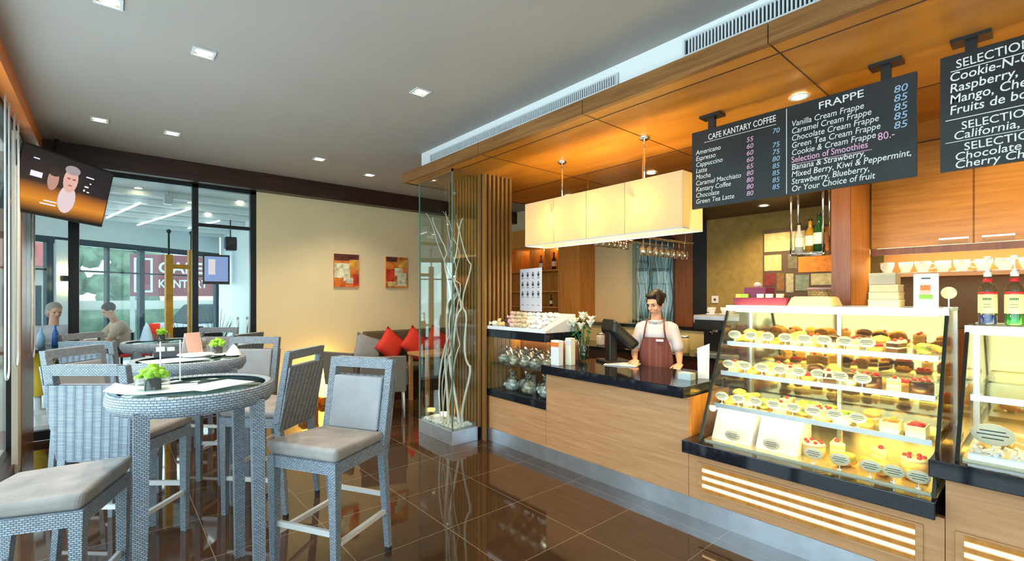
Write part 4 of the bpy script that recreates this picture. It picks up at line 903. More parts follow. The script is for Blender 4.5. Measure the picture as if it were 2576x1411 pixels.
# ================= bar stools =================
def make_stool(has_back=True):
    t = empty('bar_stool', 'x', 'bar stool')
    # local: front faces -Y, back at +Y
    sz = .77
    pts = []
    MB().hexa([(-.225, -.23, .69), (.225, -.23, .69), (.215, .20, .69), (-.215, .20, .69)], [(-.245, -.25, .772), (.245, -.25, .772), (.225, .20, .745), (-.225, .20, .745)]).build('seat_cushion', 'seatfab', t, bevel=.032, segs=4)
    b = MB(); b.box(-.225, .225, -.232, -.20, .63, .692); b.box(-.222, .222, .19, .22, .60, .692); b.box(-.225, -.195, -.20, .19, .63, .692); b.box(.195, .225, -.20, .19, .63, .692)
    b.build('seat_frame', 'wicker', t)
    for sx in (-1, 1):
        MB().hexa([(sx*.205-.017, -.222, 0), (sx*.205+.017, -.222, 0), (sx*.205+.017, -.19, 0), (sx*.205-.017, -.19, 0)], [(sx*.203-.024, -.236, .69), (sx*.203+.024, -.236, .69), (sx*.203+.024, -.188, .69), (sx*.203-.024, -.188, .69)]).build('leg', 'wicker', t)
        MB().hexa([(sx*.205-.016, .24, .03), (sx*.205+.016, .24, .03), (sx*.205+.016, .272, .03), (sx*.205-.016, .272, .03)], [(sx*.20-.023, .176, .66), (sx*.20+.023, .176, .66), (sx*.20+.023, .222, .66), (sx*.20-.023, .222, .66)]).build('leg', 'wicker', t)
        MB().box(sx*.205-.014, sx*.205+.014, .243, .270, 0, .03).build('foot_cap', 'rubber', t)
        MB().hexa([(sx*.203-.012, -.19, .245), (sx*.203+.012, -.19, .245), (sx*.203+.012, .235, .245), (sx*.203-.012, .235, .245)], [(sx*.203-.012, -.19, .270), (sx*.203+.012, -.19, .270), (sx*.203+.012, .232, .270), (sx*.203-.012, .232, .270)]).build('footrest', 'alu', t)
        if has_back: MB().hexa([(sx*.205-.025, .17, .66), (sx*.205+.025, .17, .66), (sx*.205+.025, .222, .66), (sx*.205-.025, .222, .66)], [(sx*.208-.024, .262, 1.165), (sx*.208+.024, .262, 1.165), (sx*.208+.024, .305, 1.165), (sx*.208-.024, .305, 1.165)]).build('back_post', 'wicker', t, bevel=.004)
    MB().box(-.195, .195, -.212, -.195, .30, .33).build('footrest', 'alu', t); MB().box(-.195, .195, .225, .242, .34, .365).build('footrest', 'alu', t)
    if not has_back: return t
    def back(z): return .17+(z-.66)*(.092/.505)
    def slab(x0, x1, z0, z1, f, r): return MB().hexa([(x0, back(z0)+f, z0), (x1, back(z0)+f, z0), (x1, back(z0)+r, z0), (x0, back(z0)+r, z0)], [(x0, back(z1)+f, z1), (x1, back(z1)+f, z1), (x1, back(z1)+r, z1), (x0, back(z1)+r, z1)])
    slab(-.186, .186, 1.105, 1.168, .0, .044).build('top_rail', 'wicker', t, bevel=.004)
    slab(-.229, .229, .61, 1.055, .053, .064).build('rear_panel', 'wickerback', t)
    slab(-.178, .178, .745, 1.055, -.012, .028).build('back_cushion', 'backfab', t, bevel=.010, segs=3)
    return t
ST = Proto(make_stool())
def stool(x, y, fx, fy, label, g='wicker bar stools'):
    return ST.put((x, y, 0), math.atan2(fx, -fy), label, g)
stool(.97, 2.71, -.87, -.49, 'bar stool right of the nearest round table, back cushion facing the window side')
SB = make_stool(False); SB.location = (-.215, 2.84, 0); SB.rotation_euler = (0, 0, math.atan2(.93, .36)); SB['label'] = 'bar stool cut by the left edge, only its broad seat and legs showing'; SB['group'] = 'wicker bar stools'
stool(.92, 3.84, -.67, .74, 'bar stool seen from behind between nearest and middle tables, rear panel in brown shade')
stool(.095, 3.75, .652, .758, 'bar stool whose pale woven rear panel faces the viewer, left of the nearest table')
stool(.87, 4.72, -.65, -.76, 'bar stool at the far right of the middle table, back cushion facing the viewer')
stool(.01, 4.63, .73, -.68, 'bar stool at the far left of the middle table, top rail in brown shade')
stool(.05, 5.59, .652, .758, 'bar stool, back to the viewer, at the near left of the farthest table')
stool(.90, 5.65, -.67, .74, 'bar stool at the near right of the farthest round table')
stool(.0, 6.42, .73, -.68, 'bar stool against the far glass wall left of the farthest table')
stool(.85, 6.5, -.65, -.76, 'bar stool against the far glass wall right of the farthest table')
# ================= bar tables =================
def make_table():
    t = empty('round_bar_table', 'x', 'table'); R = .365
    MB().lathe([(R-.045, 1.082), (R-.012, 1.092), (R, 1.08), (R+.004, 1.04), (R-.02, .995), (R-.05, .995), (R-.05, 1.06)], seg=48).build('woven_rim', 'tablewicker', t)
    MB().lathe([(0, 1.066), (R-.046, 1.066), (R-.044, 1.076), (0, 1.078)], seg=48).build('glass_top', 'tableglass', t)
    MB().lathe([(0, 1.02), (R-.052, 1.02), (R-.052, 1.058), (0, 1.058)], seg=32).build('woven_top', 'wickerback', t)
    for x in (-.235, .235):
        for y in (-.235, .235):
            sx = 1 if x > 0 else -1; sy = 1 if y > 0 else -1
            MB().hexa([(x+sx*.01-.025, y+sy*.01-.025, 0), (x+sx*.01+.025, y+sy*.01-.025, 0), (x+sx*.01+.025, y+sy*.01+.025, 0), (x+sx*.01-.025, y+sy*.01+.025, 0)], [(x-.03, y-.03, 1.02), (x+.03, y-.03, 1.02), (x+.03, y+.03, 1.02), (x-.03, y+.03, 1.02)]).build('leg', 'wicker', t)
    return t
# wicker for curved rim: pattern by angle around the table
m, nt, b_ = newmat('rim_wicker'); N = nt.nodes.new; L = nt.links.new
tc = N('ShaderNodeTexCoord'); sp = N('ShaderNodeSeparateXYZ'); at = N('ShaderNodeMath'); at.operation = 'ARCTAN2'; cb = N('ShaderNodeCombineXYZ'); ml = N('ShaderNodeMath'); ml.operation = 'MULTIPLY'; ml.inputs[1].default_value = .4
L(tc.outputs['Object'], sp.inputs[0]); L(sp.outputs['Y'], at.inputs[0]); L(sp.outputs['X'], at.inputs[1]); L(at.outputs[0], ml.inputs[0]); L(ml.outputs[0], cb.inputs['X']); L(sp.outputs['Z'], cb.inputs['Y'])
k = N('ShaderNodeTexBrick'); k.inputs['Scale'].default_value = 1; k.inputs['Brick Width'].default_value = .028; k.inputs['Row Height'].default_value = .0115; k.inputs['Mortar Size'].default_value = .0022; k.inputs['Mortar Smooth'].default_value = .6
k.inputs['Color1'].default_value = (.38, .45, .54, 1); k.inputs['Color2'].default_value = (.27, .32, .38, 1); k.inputs['Mortar'].default_value = (.11, .13, .15, 1)
L(cb.outputs[0], k.inputs['Vector']); L(k.outputs['Color'], b_.inputs['Base Color']); bp = N('ShaderNodeBump'); bp.invert = True; bp.inputs['Strength'].default_value = .9; bp.inputs['Distance'].default_value = .004
L(k.outputs['Fac'], bp.inputs['Height']); L(bp.outputs[0], b_.inputs['Normal']); b_.inputs['Roughness'].default_value = .42; M['tablewicker'] = m
TB = Proto(make_table()); g = 'round glass-topped bar tables'
TB.put((.35, 2.94, 0), 0, 'nearest round wicker bar table with a glass top', g)
TB.put((.465, 4.24, 0), 0, 'middle round wicker bar table carrying plates, a napkin cone and a small green plant', g)
TB.put((.45, 6.02, 0), 0, 'farthest round wicker bar table before the glass wall', g)
# items on tables
def plant(x, y, s, label, z=1.08):
    t = empty('potted_plant', label, 'plant', (x, y, z), 0, 'small green table plants'); t.scale = (1.25, 1.25, 1.35)
    MB().box(-.026, .026, -.026, .026, 0, .05).build('pot', 'dark', t, bevel=.003)
    MB().lathe([(.052, .0), (.058, .06), (.055, .06), (.048, .002)], seg=18).build('glass_cup', 'glass', t)
    b = MB()
    for i in range(44):
        a = random.uniform(0, 6.28); r = random.uniform(0, .042)*s; b.ell((r*math.cos(a), r*math.sin(a), .058+random.uniform(0, .036)*(1.3-r*20)), (.016*s, .013*s, .009), 6, 4, R=Euler((random.uniform(-.8, .8), random.uniform(-.8, .8), a)).to_matrix())
    b.build('leaves', 'green', t)
plant(.165, 2.88, 1.1, 'bright green plant in a dark square pot on the nearest table'); plant(.66, 4.22+.15, 1.0, 'bright green plant among the plates on the middle table'); plant(.42, 6.10, .9, 'small green plant on the farthest table')
def sheet(x, y, w, d, rz, m, label, z=1.094, curl=.0):
    t = empty('place_mat', label, 'place mat', (x, y, z), rz, 'paper place mats')
    b = MB(); n = 8
    for i in range(n):
        u0 = i/n; u1 = (i+1)/n; f = lambda u: curl*(max(0, u-.55)/.45)**2
        b.hexa([(-w/2+w*u0, -d/2, f(u0)), (-w/2+w*u1, -d/2, f(u1)), (-w/2+w*u1, d/2, f(u1)), (-w/2+w*u0, d/2, f(u0))], [(-w/2+w*u0, -d/2, f(u0)+.001), (-w/2+w*u1, -d/2, f(u1)+.001), (-w/2+w*u1, d/2, f(u1)+.001), (-w/2+w*u0, d/2, f(u0)+.001)])
    bmesh.ops.remove_doubles(b.bm, verts=b.bm.verts[:], dist=.0001)
    b.build('paper', m, t); return t
sheet(.17, 2.87, .34, .24, 2.95, 'paper', 'cream paper place mat curling up at the left rim of the nearest table', curl=.03)
sheet(.42, 2.80, .28, .20, .5, 'sheet', 'paper place mat lying toward the right of the nearest table', z=1.097)
sheet(.36, 4.10, .36, .26, .2, 'paper', 'paper place mat at the near side of the middle table'); sheet(.60, 4.34, .26, .2, -.5, 'paper', 'paper place mat under the plant on the middle table', z=1.096)
t = empty('clear_menu_holder', 'tall thin clear menu holder behind the plant on the nearest table', 'menu holder', (.25, 3.06, 1.094), .6)
box(-.055, .055, -.002, .002, 0, .22).build('sheet', 'glass', t); b = MB(); b.box(-.056, -.053, -.003, .003, 0, .22); b.box(.053, .056, -.003, .003, 0, .22); b.box(-.05, .05, -.02, .02, 0, .003); b.build('edge', 'cellophane', t)
t = empty('tent_card', 'pink folded card standing on the middle table', 'tent card', (.50, 4.42, 1.094), .7)
MB().hexa([(-.07, -.035, 0), (.07, -.035, 0), (.07, -.033, 0), (-.07, -.033, 0)], [(-.07, -.001, .17), (.07, -.001, .17), (.07, .001, .17), (-.07, .001, .17)]).build('front_leaf', 'pinkcard', t)
MB().hexa([(-.07, .033, 0), (.07, .033, 0), (.07, .035, 0), (-.07, .035, 0)], [(-.07, .002, .17), (.07, .002, .17), (.07, .004, .17), (-.07, .004, .17)]).build('rear_leaf', 'paper', t)
t = empty('plate', 'white plate with a folded napkin on the middle table', 'plate', (.50, 4.22, 1.098)); MB().lathe([(0, 0), (.07, 0), (.12, .016), (.118, .019), (.068, .004), (0, .004)], seg=28).build('dish', 'paper', t)
o = MB().lathe([(.055, 0), (.04, .035), (.012, .075), (0, .085)], (.74, 4.18, 1.094), 9).build('napkin_cone', 'paper'); tag(o, 'white folded napkin cone at the right of the middle table', 'napkin')
o = MB().lathe([(.06, 0), (.055, .02), (.028, .13), (0, .19)], (.30, 6.10, 1.094), 10).build('napkin_cone', 'blue'); tag(o, 'pale blue napkin cone on the farthest table', 'napkin')
o = box(-.045, .045, -.012, .012, 0, .17).build('red_menu', 'red', bevel=.006); o.location = (.37, 6.18, 1.094); tag(o, 'red upright menu on the farthest table', 'menu')
t = empty('condiment_box', 'dark condiment box with white packets left of the middle table plates', 'box', (.33, 4.42, 1.094)); box(-.07, .07, -.05, .05, 0, .04).build('box', 'ink', t); box(-.055, -.005, -.03, .03, .04, .07).build('packet', 'paper', t); box(.01, .055, -.03, .03, .04, .065).build('packet', 'paper', t)

# ================= television =================
tv = empty('hung_television', 'black television hung tilted near the ceiling in the left corner, showing two faces', 'television', (-.335, 6.42, 2.62), 0)
tv.rotation_euler = (Matrix.Rotation(math.radians(55), 3, 'Z') @ Matrix.Rotation(math.radians(12), 3, 'X')).to_euler()
W, Hh = .545, .31
box(-W, W, -.03, .04, -Hh, Hh).build('casing', 'black', tv, bevel=.006)
scr = bpy.data.materials.new('tv_picture'); scr.use_nodes = True; nt = scr.node_tree; bb = nt.nodes['Principled BSDF']; N = nt.nodes.new; L = nt.links.new
tc = N('ShaderNodeTexCoord'); sp = N('ShaderNodeSeparateXYZ'); L(tc.outputs['Object'], sp.inputs[0])
r = N('ShaderNodeValToRGB'); mr = N('ShaderNodeMapRange'); mr.inputs[1].default_value = -.27; mr.inputs[2].default_value = .27; L(sp.outputs['Z'], mr.inputs[0]); L(mr.outputs[0], r.inputs[0])
e = r.color_ramp.elements; e[0].color = (.06, .02, .004, 1); e[1].color = (.01, .008, .012, 1); x_ = r.color_ramp.elements.new(.2); x_.color = (.62, .22, .02, 1); x_ = r.color_ramp.elements.new(.34); x_.color = (.40, .13, .015, 1); x_ = r.color_ramp.elements.new(.5); x_.color = (.02, .012, .014, 1)
L(r.outputs[0], bb.inputs['Emission Color']); bb.inputs['Emission Strength'].default_value = 1.0; bb.inputs['Base Color'].default_value = (.01, .01, .01, 1); bb.inputs['Roughness'].default_value = .2
SCR = box(-W+.02, W-.02, -.0325, -.0303, -Hh+.03, Hh-.02).build('screen', scr, tv)
def pix(name, col, s=1.0): return mat(name, (.02, .02, .02), .3, emit=col, es=s)
def disc(c, rx, rz, m, nm, y=-.034, n=20):
    MB().hexa([(c[0]+rx*math.cos(2*PI*i/n), y, c[1]+rz*math.sin(2*PI*i/n)) for i in range(n)], [(c[0]+rx*math.cos(2*PI*i/n), y+.001, c[1]+rz*math.sin(2*PI*i/n)) for i in range(n)]).build(nm, m, SCR)
disc((.02, -.10), .10, .14, pix('pic_shirt', (.62, .50, .52)), 'picture_shirt', -.0335)
disc((.02, .09), .085, .125, pix('pic_face', (.62, .36, .30)), 'picture_face', -.0345); disc((.02, .19), .09, .045, pix('pic_hair', (.30, .26, .27)), 'picture_hair', -.035)
disc((-.17, .05), .06, .10, pix('pic_face2', (.42, .22, .18)), 'picture_second_face', -.034); disc((-.17, .13), .07, .045, pix('pic_hair2', (.02, .01, .01)), 'picture_second_hair', -.035)
b = MB()
for x, z in ((-.01, .105), (.055, .105)): b.box(x-.018, x+.018, -.0362, -.0352, z-.006, z+.006)
b.box(-.0, .045, -.0362, -.0352, .035, .043); b.build('picture_features', pix('pic_dark', (.12, .05, .04)), SCR)
b = MB()
for x, z, w_, h_ in ((.24, .17, .10, .012), (.26, .11, .02, .012), (.22, .07, .05, .015), (.20, .03, .02, .02), (.25, .02, .03, .012), (-.35, .06, .12, .05), (-.15, -.16, .14, .012), (-.17, -.19, .17, .012), (-.38, .2, .06, .01)): b.box(x-w_/2, x+w_/2, -.0345, -.0335, z-h_/2, z+h_/2)
b.build('picture_highlights', pix('pic_white', (.75, .72, .85)), SCR)
b = MB(); b.box(-.08, .08, .04, .07, -.08, .08); b.tube([(0, .07, 0), (0, .13, .2), (0, .16, .46)], .02, 8); b.build('ceiling_arm', 'black', tv)
# blind cords
def cord(y, zlow, label, z1=3.04, x=-.575, w_=.055):
    P = [(x, y-w_, z1), (x, y-w_, zlow+.1)]
    for k in range(9):
        a = PI*k/8; P.append((x, y-w_*math.cos(a), zlow+.06-w_*1.1*math.sin(a)))
    P += [(x, y+w_, zlow+.1), (x, y+w_, z1)]
    MB().tube(P, .007, 6).build('cord', 'white', BL)
cord(5.15, .96, 'white looped blind cord hanging lowest, at the left picture edge', w_=.09); cord(5.62, 1.03, 'white looped blind cord in front of the beige post', w_=.11); cord(6.75, 1.0, 'thin white blind cord loop nearest the far glass wall', w_=.12)

# ================= lounge corner =================
t = empty('upholstered_bench', 'olive-brown upholstered bench along the cream wall', 'bench', (4.1, 6.75, 0))
box(-1.1, 1.6, -.32, .30, .0, .40).build('base', 'darkwood', t); box(-1.1, 1.6, -.34, .18, .40, .50).build('seat', 'sofa', t, bevel=.03, segs=3); box(-1.1, 1.6, .18, .32, .40, 1.0).build('backrest', 'sofa', t, bevel=.02, segs=3)
def pillow(x, z, rz, m, label, y=6.80):
    t = MB(); n = 8; 
    G = [[None]*(n+1) for _ in range(n+1)]
    for s_ in (1, -1):
        for i in range(n+1):
            for j in range(n+1):
                u = i/n*2-1; v = j/n*2-1; h = .07*(max(0, (1-u*u)*(1-v*v)))**.45
                pin = 1-.07*(u*u*(1-abs(v))+v*v*(1-abs(u)))
                G[i][j] = t.bm.verts.new((u*.22*pin, s_*h, v*.22*pin))
        for i in range(n):
            for j in range(n): f = t.bm.faces.new((G[i][j], G[i+1][j], G[i+1][j+1], G[i][j+1])); f.smooth = True
    bmesh.ops.remove_doubles(t.bm, verts=t.bm.verts[:], dist=.0005)
    o = t.build('throw_pillow', m, loc=(x, y, z), rot=(-.30, rz, 0)); tag(o, label, 'pillow', 'pillows on the bench')
pillow(2.98, .74, .35, 'backfab', 'grey-white pillow at the left end of the bench'); pillow(3.36, .78, .72, 'red', 'red pillow tipped on its corner, left of the two most visible'); pillow(3.78, .78, .75, 'red', 'red pillow beside the glass case edge'); pillow(4.20, .78, .6, 'red', 'red pillow seen through the glass case, nearer its front edge'); pillow(4.62, .77, .7, 'red', 'red pillow seen through the glass case beside the slats')
def armchair():
    t = t_('low_armchair', 'x', 'armchair')
    MB().box(-.26, .26, -.26, .24, .36, .46).build('seat', 'armfab', t, bevel=.02)
    MB().hexa([(-.27, .22, .34), (.27, .22, .34), (.27, .28, .34), (-.27, .28, .34)], [(-.27, .30, .80), (.27, .30, .80), (.27, .35, .80), (-.27, .35, .80)]).build('backrest', 'armfab', t, bevel=.01)
    for sx in (-1, 1):
        MB().box(sx*.27-.02, sx*.27+.02, -.24, .28, .42, .64).build('armrest', 'armfab', t, bevel=.01)
        for y in (-.22, .24): MB().cyl((sx*.24, y, .38), (sx*.25, y*1.08, 0), .016, .012, 8).build('leg', 'alu', t)
    return t
AC = Proto(armchair())
AC.put((2.74, 5.75, 0), 2.7, 'taupe armchair in front, its back to the bar tables beside the glass case', 'low armchairs by the bench'); AC.put((2.62, 6.42, 0), 2.0, 'taupe armchair at the left end of the bench', 'low armchairs by the bench')
AC.put((4.0, 5.45, 0), PI, 'taupe armchair seen through the glass case', 'low armchairs by the bench')
t = empty('lounge_table', 'low square wooden table before the bench', 'table', (3.75, 6.08, 0)); box(-.35, .55, -.28, .28, .68, .72).build('top', 'counter', t, bevel=.004)
for x in (-.31, .51):
    for y in (-.24, .24): box(x-.025, x+.025, y-.025, y+.025, 0, .68).build('leg', 'counter', t)
t = empty('table_glasses', 'x', 'glass'); bpy.data.objects.remove(t)
for i, (x, y) in enumerate(((3.75, 6.05), (3.95, 6.15), (4.1, 6.0))):
    o = MB().lathe([(0, 0), (.03, 0), (.036, .10), (.033, .10), (.027, .006), (0, .006)], (0, 0, 0), 14).build('water_glass', 'wglass'); o.location = (x, y, .721); tag(o, 'empty water glass on the low lounge table, %s from the left' % ORD[i], 'glass', 'water glasses on the lounge table')
t = empty('floor_uplight', 'low wooden floor lamp washing the cream wall with yellow light', 'floor lamp', (2.14, 6.88, 0)); box(-.10, .10, -.10, .10, 0, .26).build('base', 'orangewood', t); b = MB(); b.box(-.11, .11, -.11, .11, .26, .29); b.build('collar', 'orangewood', t)
box(-.07, .07, -.07, .07, .29, .50).build('shade', M.setdefault('ygl', emis('floor_lamp_glow', (1, .66, .08), 5)), t, bevel=.01)
t = empty('floor_uplight', 'second glowing floor lamp at the wall base behind the right-hand stool', 'floor lamp', (2.42, 6.93, 0)); box(-.12, .12, -.10, .10, 0, .10).build('base', 'orangewood', t); box(-.10, .10, -.08, .08, .10, .66).build('shade', 'ygl', t, bevel=.01)

# ================= people =================
def capsule(b, p0, p1, r0, r1, seg=12): b.cyl(p0, p1, r0, r1, seg); b.ell(p0, r0, seg, 8); b.ell(p1, r1, seg, 8)
def fuse(o, vox, smooth=6):
    rm = o.modifiers.new('fuse', 'REMESH'); rm.mode = 'VOXEL'; rm.voxel_size = vox; rm.use_smooth_shade = True
    sm = o.modifiers.new('soften', 'SMOOTH'); sm.iterations = smooth; sm.factor = .5
    return to_mesh(o)
def head(b, c, R, s=1.0):
    """head centred at c, face toward local -Y"""
    def P(x, y, z): return Vector(c)+R @ Vector((x*s, y*s, z*s))
    b.ell(P(0, .01, .035), (.074*s, .092*s, .085*s), 18, 12, R=R); b.ell(P(0, -.018, -.03), (.058*s, .066*s, .078*s), 16, 10, R=R); b.ell(P(0, -.045, -.088), (.028*s, .026*s, .02*s), 10, 8, R=R)
    b.ell(P(0, -.085, .0), (.011*s, .016*s, .028*s), 8, 8, R=R); b.ell(P(0, -.097, -.018), (.015*s, .013*s, .011*s), 8, 8, R=R)
    b.ell(P(0, -.074, .035), (.05*s, .014*s, .010*s), 10, 6, R=R)
    for sx in (-1, 1):
        b.ell(P(sx*.075, .008, -.005), (.010*s, .02*s, .032*s), 8, 8, R=R); b.ell(P(sx*.035, -.058, -.025), (.022*s, .02*s, .022*s), 8, 8, R=R)
    b.ell(P(0, -.080, -.052), (.024*s, .008*s, .006*s), 8, 6, R=R)
def face_parts(t, c, R, s=1.0, hairm='hair', old=False):
    def P(x, y, z): return Vector(c)+R @ Vector((x*s, y*s, z*s))
    b = MB()
    for sx in (-1, 1): b.ell(P(sx*.031, -.071, .008), (.012*s, .007*s, .0065*s), 10, 6, R=R)
    b.build('eyes', 'ink', t)
    b = MB(); b.ell(P(0, -.0865, -.052), (.022*s, .006*s, .0055*s), 10, 6, R=R); b.build('lips', M.setdefault('lips', mat('lip_pink', (.55, .16, .14), .5)), t)
    b = MB()
    for sx in (-1, 1): b.ell(P(sx*.032, -.083, .030), (.02*s, .005*s, .004*s), 8, 6, R=R)
    b.build('eyebrows', hairm, t)
def hand(b, wrist, d, n, s=1.0, curl=.5):
    """wrist point, finger direction d, palm normal n"""
    d = Vector(d).normalized(); n = Vector(n).normalized(); u = d.cross(n).normalized(); w_ = Vector(wrist)
    for k in range(4):
        a = w_+u*((k-1.5)*.019*s)+d*.02*s; e_ = w_+u*((k-1.5)*.021*s)+d*.085*s; capsule(b, a, e_, .013*s, .011*s, 8)
        ln = (.066, .076, .072, .056)[k]*s; p = e_; dd = d.copy()
        for j in range(3):
            dd = (dd+n*curl*.55).normalized(); q = p+dd*ln*(.42, .32, .26)[j]; capsule(b, p, q, (.0088-.0008*j)*s, (.0082-.0009*j)*s, 8); p = q
    p = w_+u*(-.03*s)+d*.02*s; dd = (d*.7-u*.8+n*.3).normalized()
    for j in range(3):
        q = p+dd*(.035, .03, .024)[j]*s; capsule(b, p, q, (.013-.0015*j)*s, (.011-.001*j)*s, 8); p = q; dd = (dd+d*.35+n*.2).normalized()
# --- woman behind the counter (faces the counter, i.e. -X, looking down to her left)
wt_ = empty('person', 'woman standing behind the worktop in a white short-sleeved shirt and striped brown apron, looking down', 'person', (3.98, 2.50, 0), math.radians(-68))
HR = (Euler((.34, 0, -.5)).to_matrix())
hc = (0.0, -.045, 1.475)
b = MB(); head(b, hc, HR, .95); capsule(b, (0, -.01, 1.30), (0, -.03, 1.42), .050, .048)
b.ell((0, .0, 1.20), (.165, .085, .10), 18, 10); b.ell((0, 0, 1.06), (.135, .085, .14), 18, 10); b.ell((0, 0, .92), (.135, .09, .12), 18, 10); b.ell((0, .0, .83), (.155, .10, .10), 18, 10)
for sx in (-1, 1):
    sh = (sx*.150, 0, 1.245); el = (sx*.205, -.02 if sx < 0 else .0, 1.00); wr = (sx*.16, -.19, .95) if sx < 0 else (sx*.225, -.12, .93)
    capsule(b, (sx*.08, 0, 1.25), sh, .038, .038); capsule(b, sh, el, .040, .034); capsule(b, el, wr, .034, .022)
    hand(b, wr, (.15 if sx < 0 else -.1, -.9, -.15 if sx < 0 else -.25), (0, -.1, -1), .92, .35)
    capsule(b, (sx*.085, 0, .80), (sx*.09, -.01, .44), .078, .05); capsule(b, (sx*.09, -.01, .44), (sx*.09, .02, .08), .048, .032); capsule(b, (sx*.09, .03, .04), (sx*.10, -.12, .03), .036, .028)
o = b.build('body', 'skin', wt_); fuse(o, .0055, 4)
b = MB()   # hair cap and bun
def HP(x, y, z): return Vector(hc)+HR @ Vector((x, y, z))
b.ell(HP(0, .022, .052), (.080, .092, .086), 18, 12, R=HR); b.ell(HP(0, -.045, .100), (.055, .035, .028), 14, 8, R=HR); b.ell(HP(0, .125, .04), (.035, .03, .035), 12, 8, R=HR)
for sx in (-1, 1): b.ell(HP(sx*.066, .0, .03), (.016, .05, .05), 10, 8, R=HR)
# open the face side
for v in b.bm.verts:
    q = HR.transposed() @ (v.co-Vector(hc))
    if q.y < -.055 and q.z < .068: v.co = Vector(hc)+HR @ Vector((q.x, -.050, q.z))
o = b.build('hair', 'hair', wt_); fuse(o, .007, 3); face_parts(wt_, hc, HR, .95)
b = MB(); b.ell((0, 0, 1.19), (.180, .105, .115), 20, 12); b.ell((0, 0, 1.05), (.150, .102, .16), 20, 12); b.ell((0, 0, .90), (.150, .105, .13), 20, 12)
capsule(b, (-.12, 0, 1.255), (.12, 0, 1.255), .058, .058); b.lathe([(.068, 1.295), (.075, 1.325), (.060, 1.33), (.055, 1.29)], (0, -.01, 0), 18)
for sx in (-1, 1): capsule(b, (sx*.150, 0, 1.245), (sx*.195, -.008, 1.08), .052, .056)
o = b.build('shirt', 'shirt', wt_); fuse(o, .007, 5)
apr = wood('apron_stripe', (.13, .035, .03), (.24, .085, .07), (30, 1, .3), 2, .8)
b = MB(); n = 18; rows_ = [(.55, .20, .135), (.80, .175, .125), (.95, .165, .120), (1.08, .165, .120), (1.165, .165, .122)]
prev = None
for z, rx, ry in rows_:
    w1 = 1.25 if z < 1.0 else (.95 if z < 1.1 else .68); ring = []
    for rr in (0, .006): ring.append([b.bm.verts.new(((rx+rr)*math.sin(-w1+2*w1*i/n), -(ry+rr)*math.cos(-w1+2*w1*i/n), z)) for i in range(n+1)])
    if prev:
        for q in (0, 1):
            for i in range(n): f = b.bm.faces.new((prev[q][i], prev[q][i+1], ring[q][i+1], ring[q][i])); f.smooth = True
        for i in (0, n): b.bm.faces.new((prev[0][i], prev[1][i], ring[1][i], ring[0][i]))
    prev = ring
b.build('apron', apr, wt_)
b = MB()
for sx in (-1, 1): b.tube([(sx*.10, -.108, 1.16), (sx*.088, -.108, 1.24), (sx*.078, -.065, 1.325), (sx*.06, .03, 1.335)], .008, 6)
b.build('apron_strap', apr, wt_); box(.02, .085, -.140, -.134, 1.13, 1.15).build('name_badge', 'paper', wt_)
b = MB()
for sx in (-1, 1): capsule(b, (sx*.085, 0, .80), (sx*.09, -.01, .44), .092, .066); capsule(b, (sx*.09, -.01, .44), (sx*.09, .02, .10), .062, .052)
b.ell((0, 0, .83), (.163, .108, .10), 18, 10); o = b.build('trousers', 'trousers', wt_); fuse(o, .009, 4)
b = MB()
for sx in (-1, 1): b.ell((sx*.098, -.055, .035), (.043, .115, .034), 12, 8)
b.build('shoes', 'black', wt_)

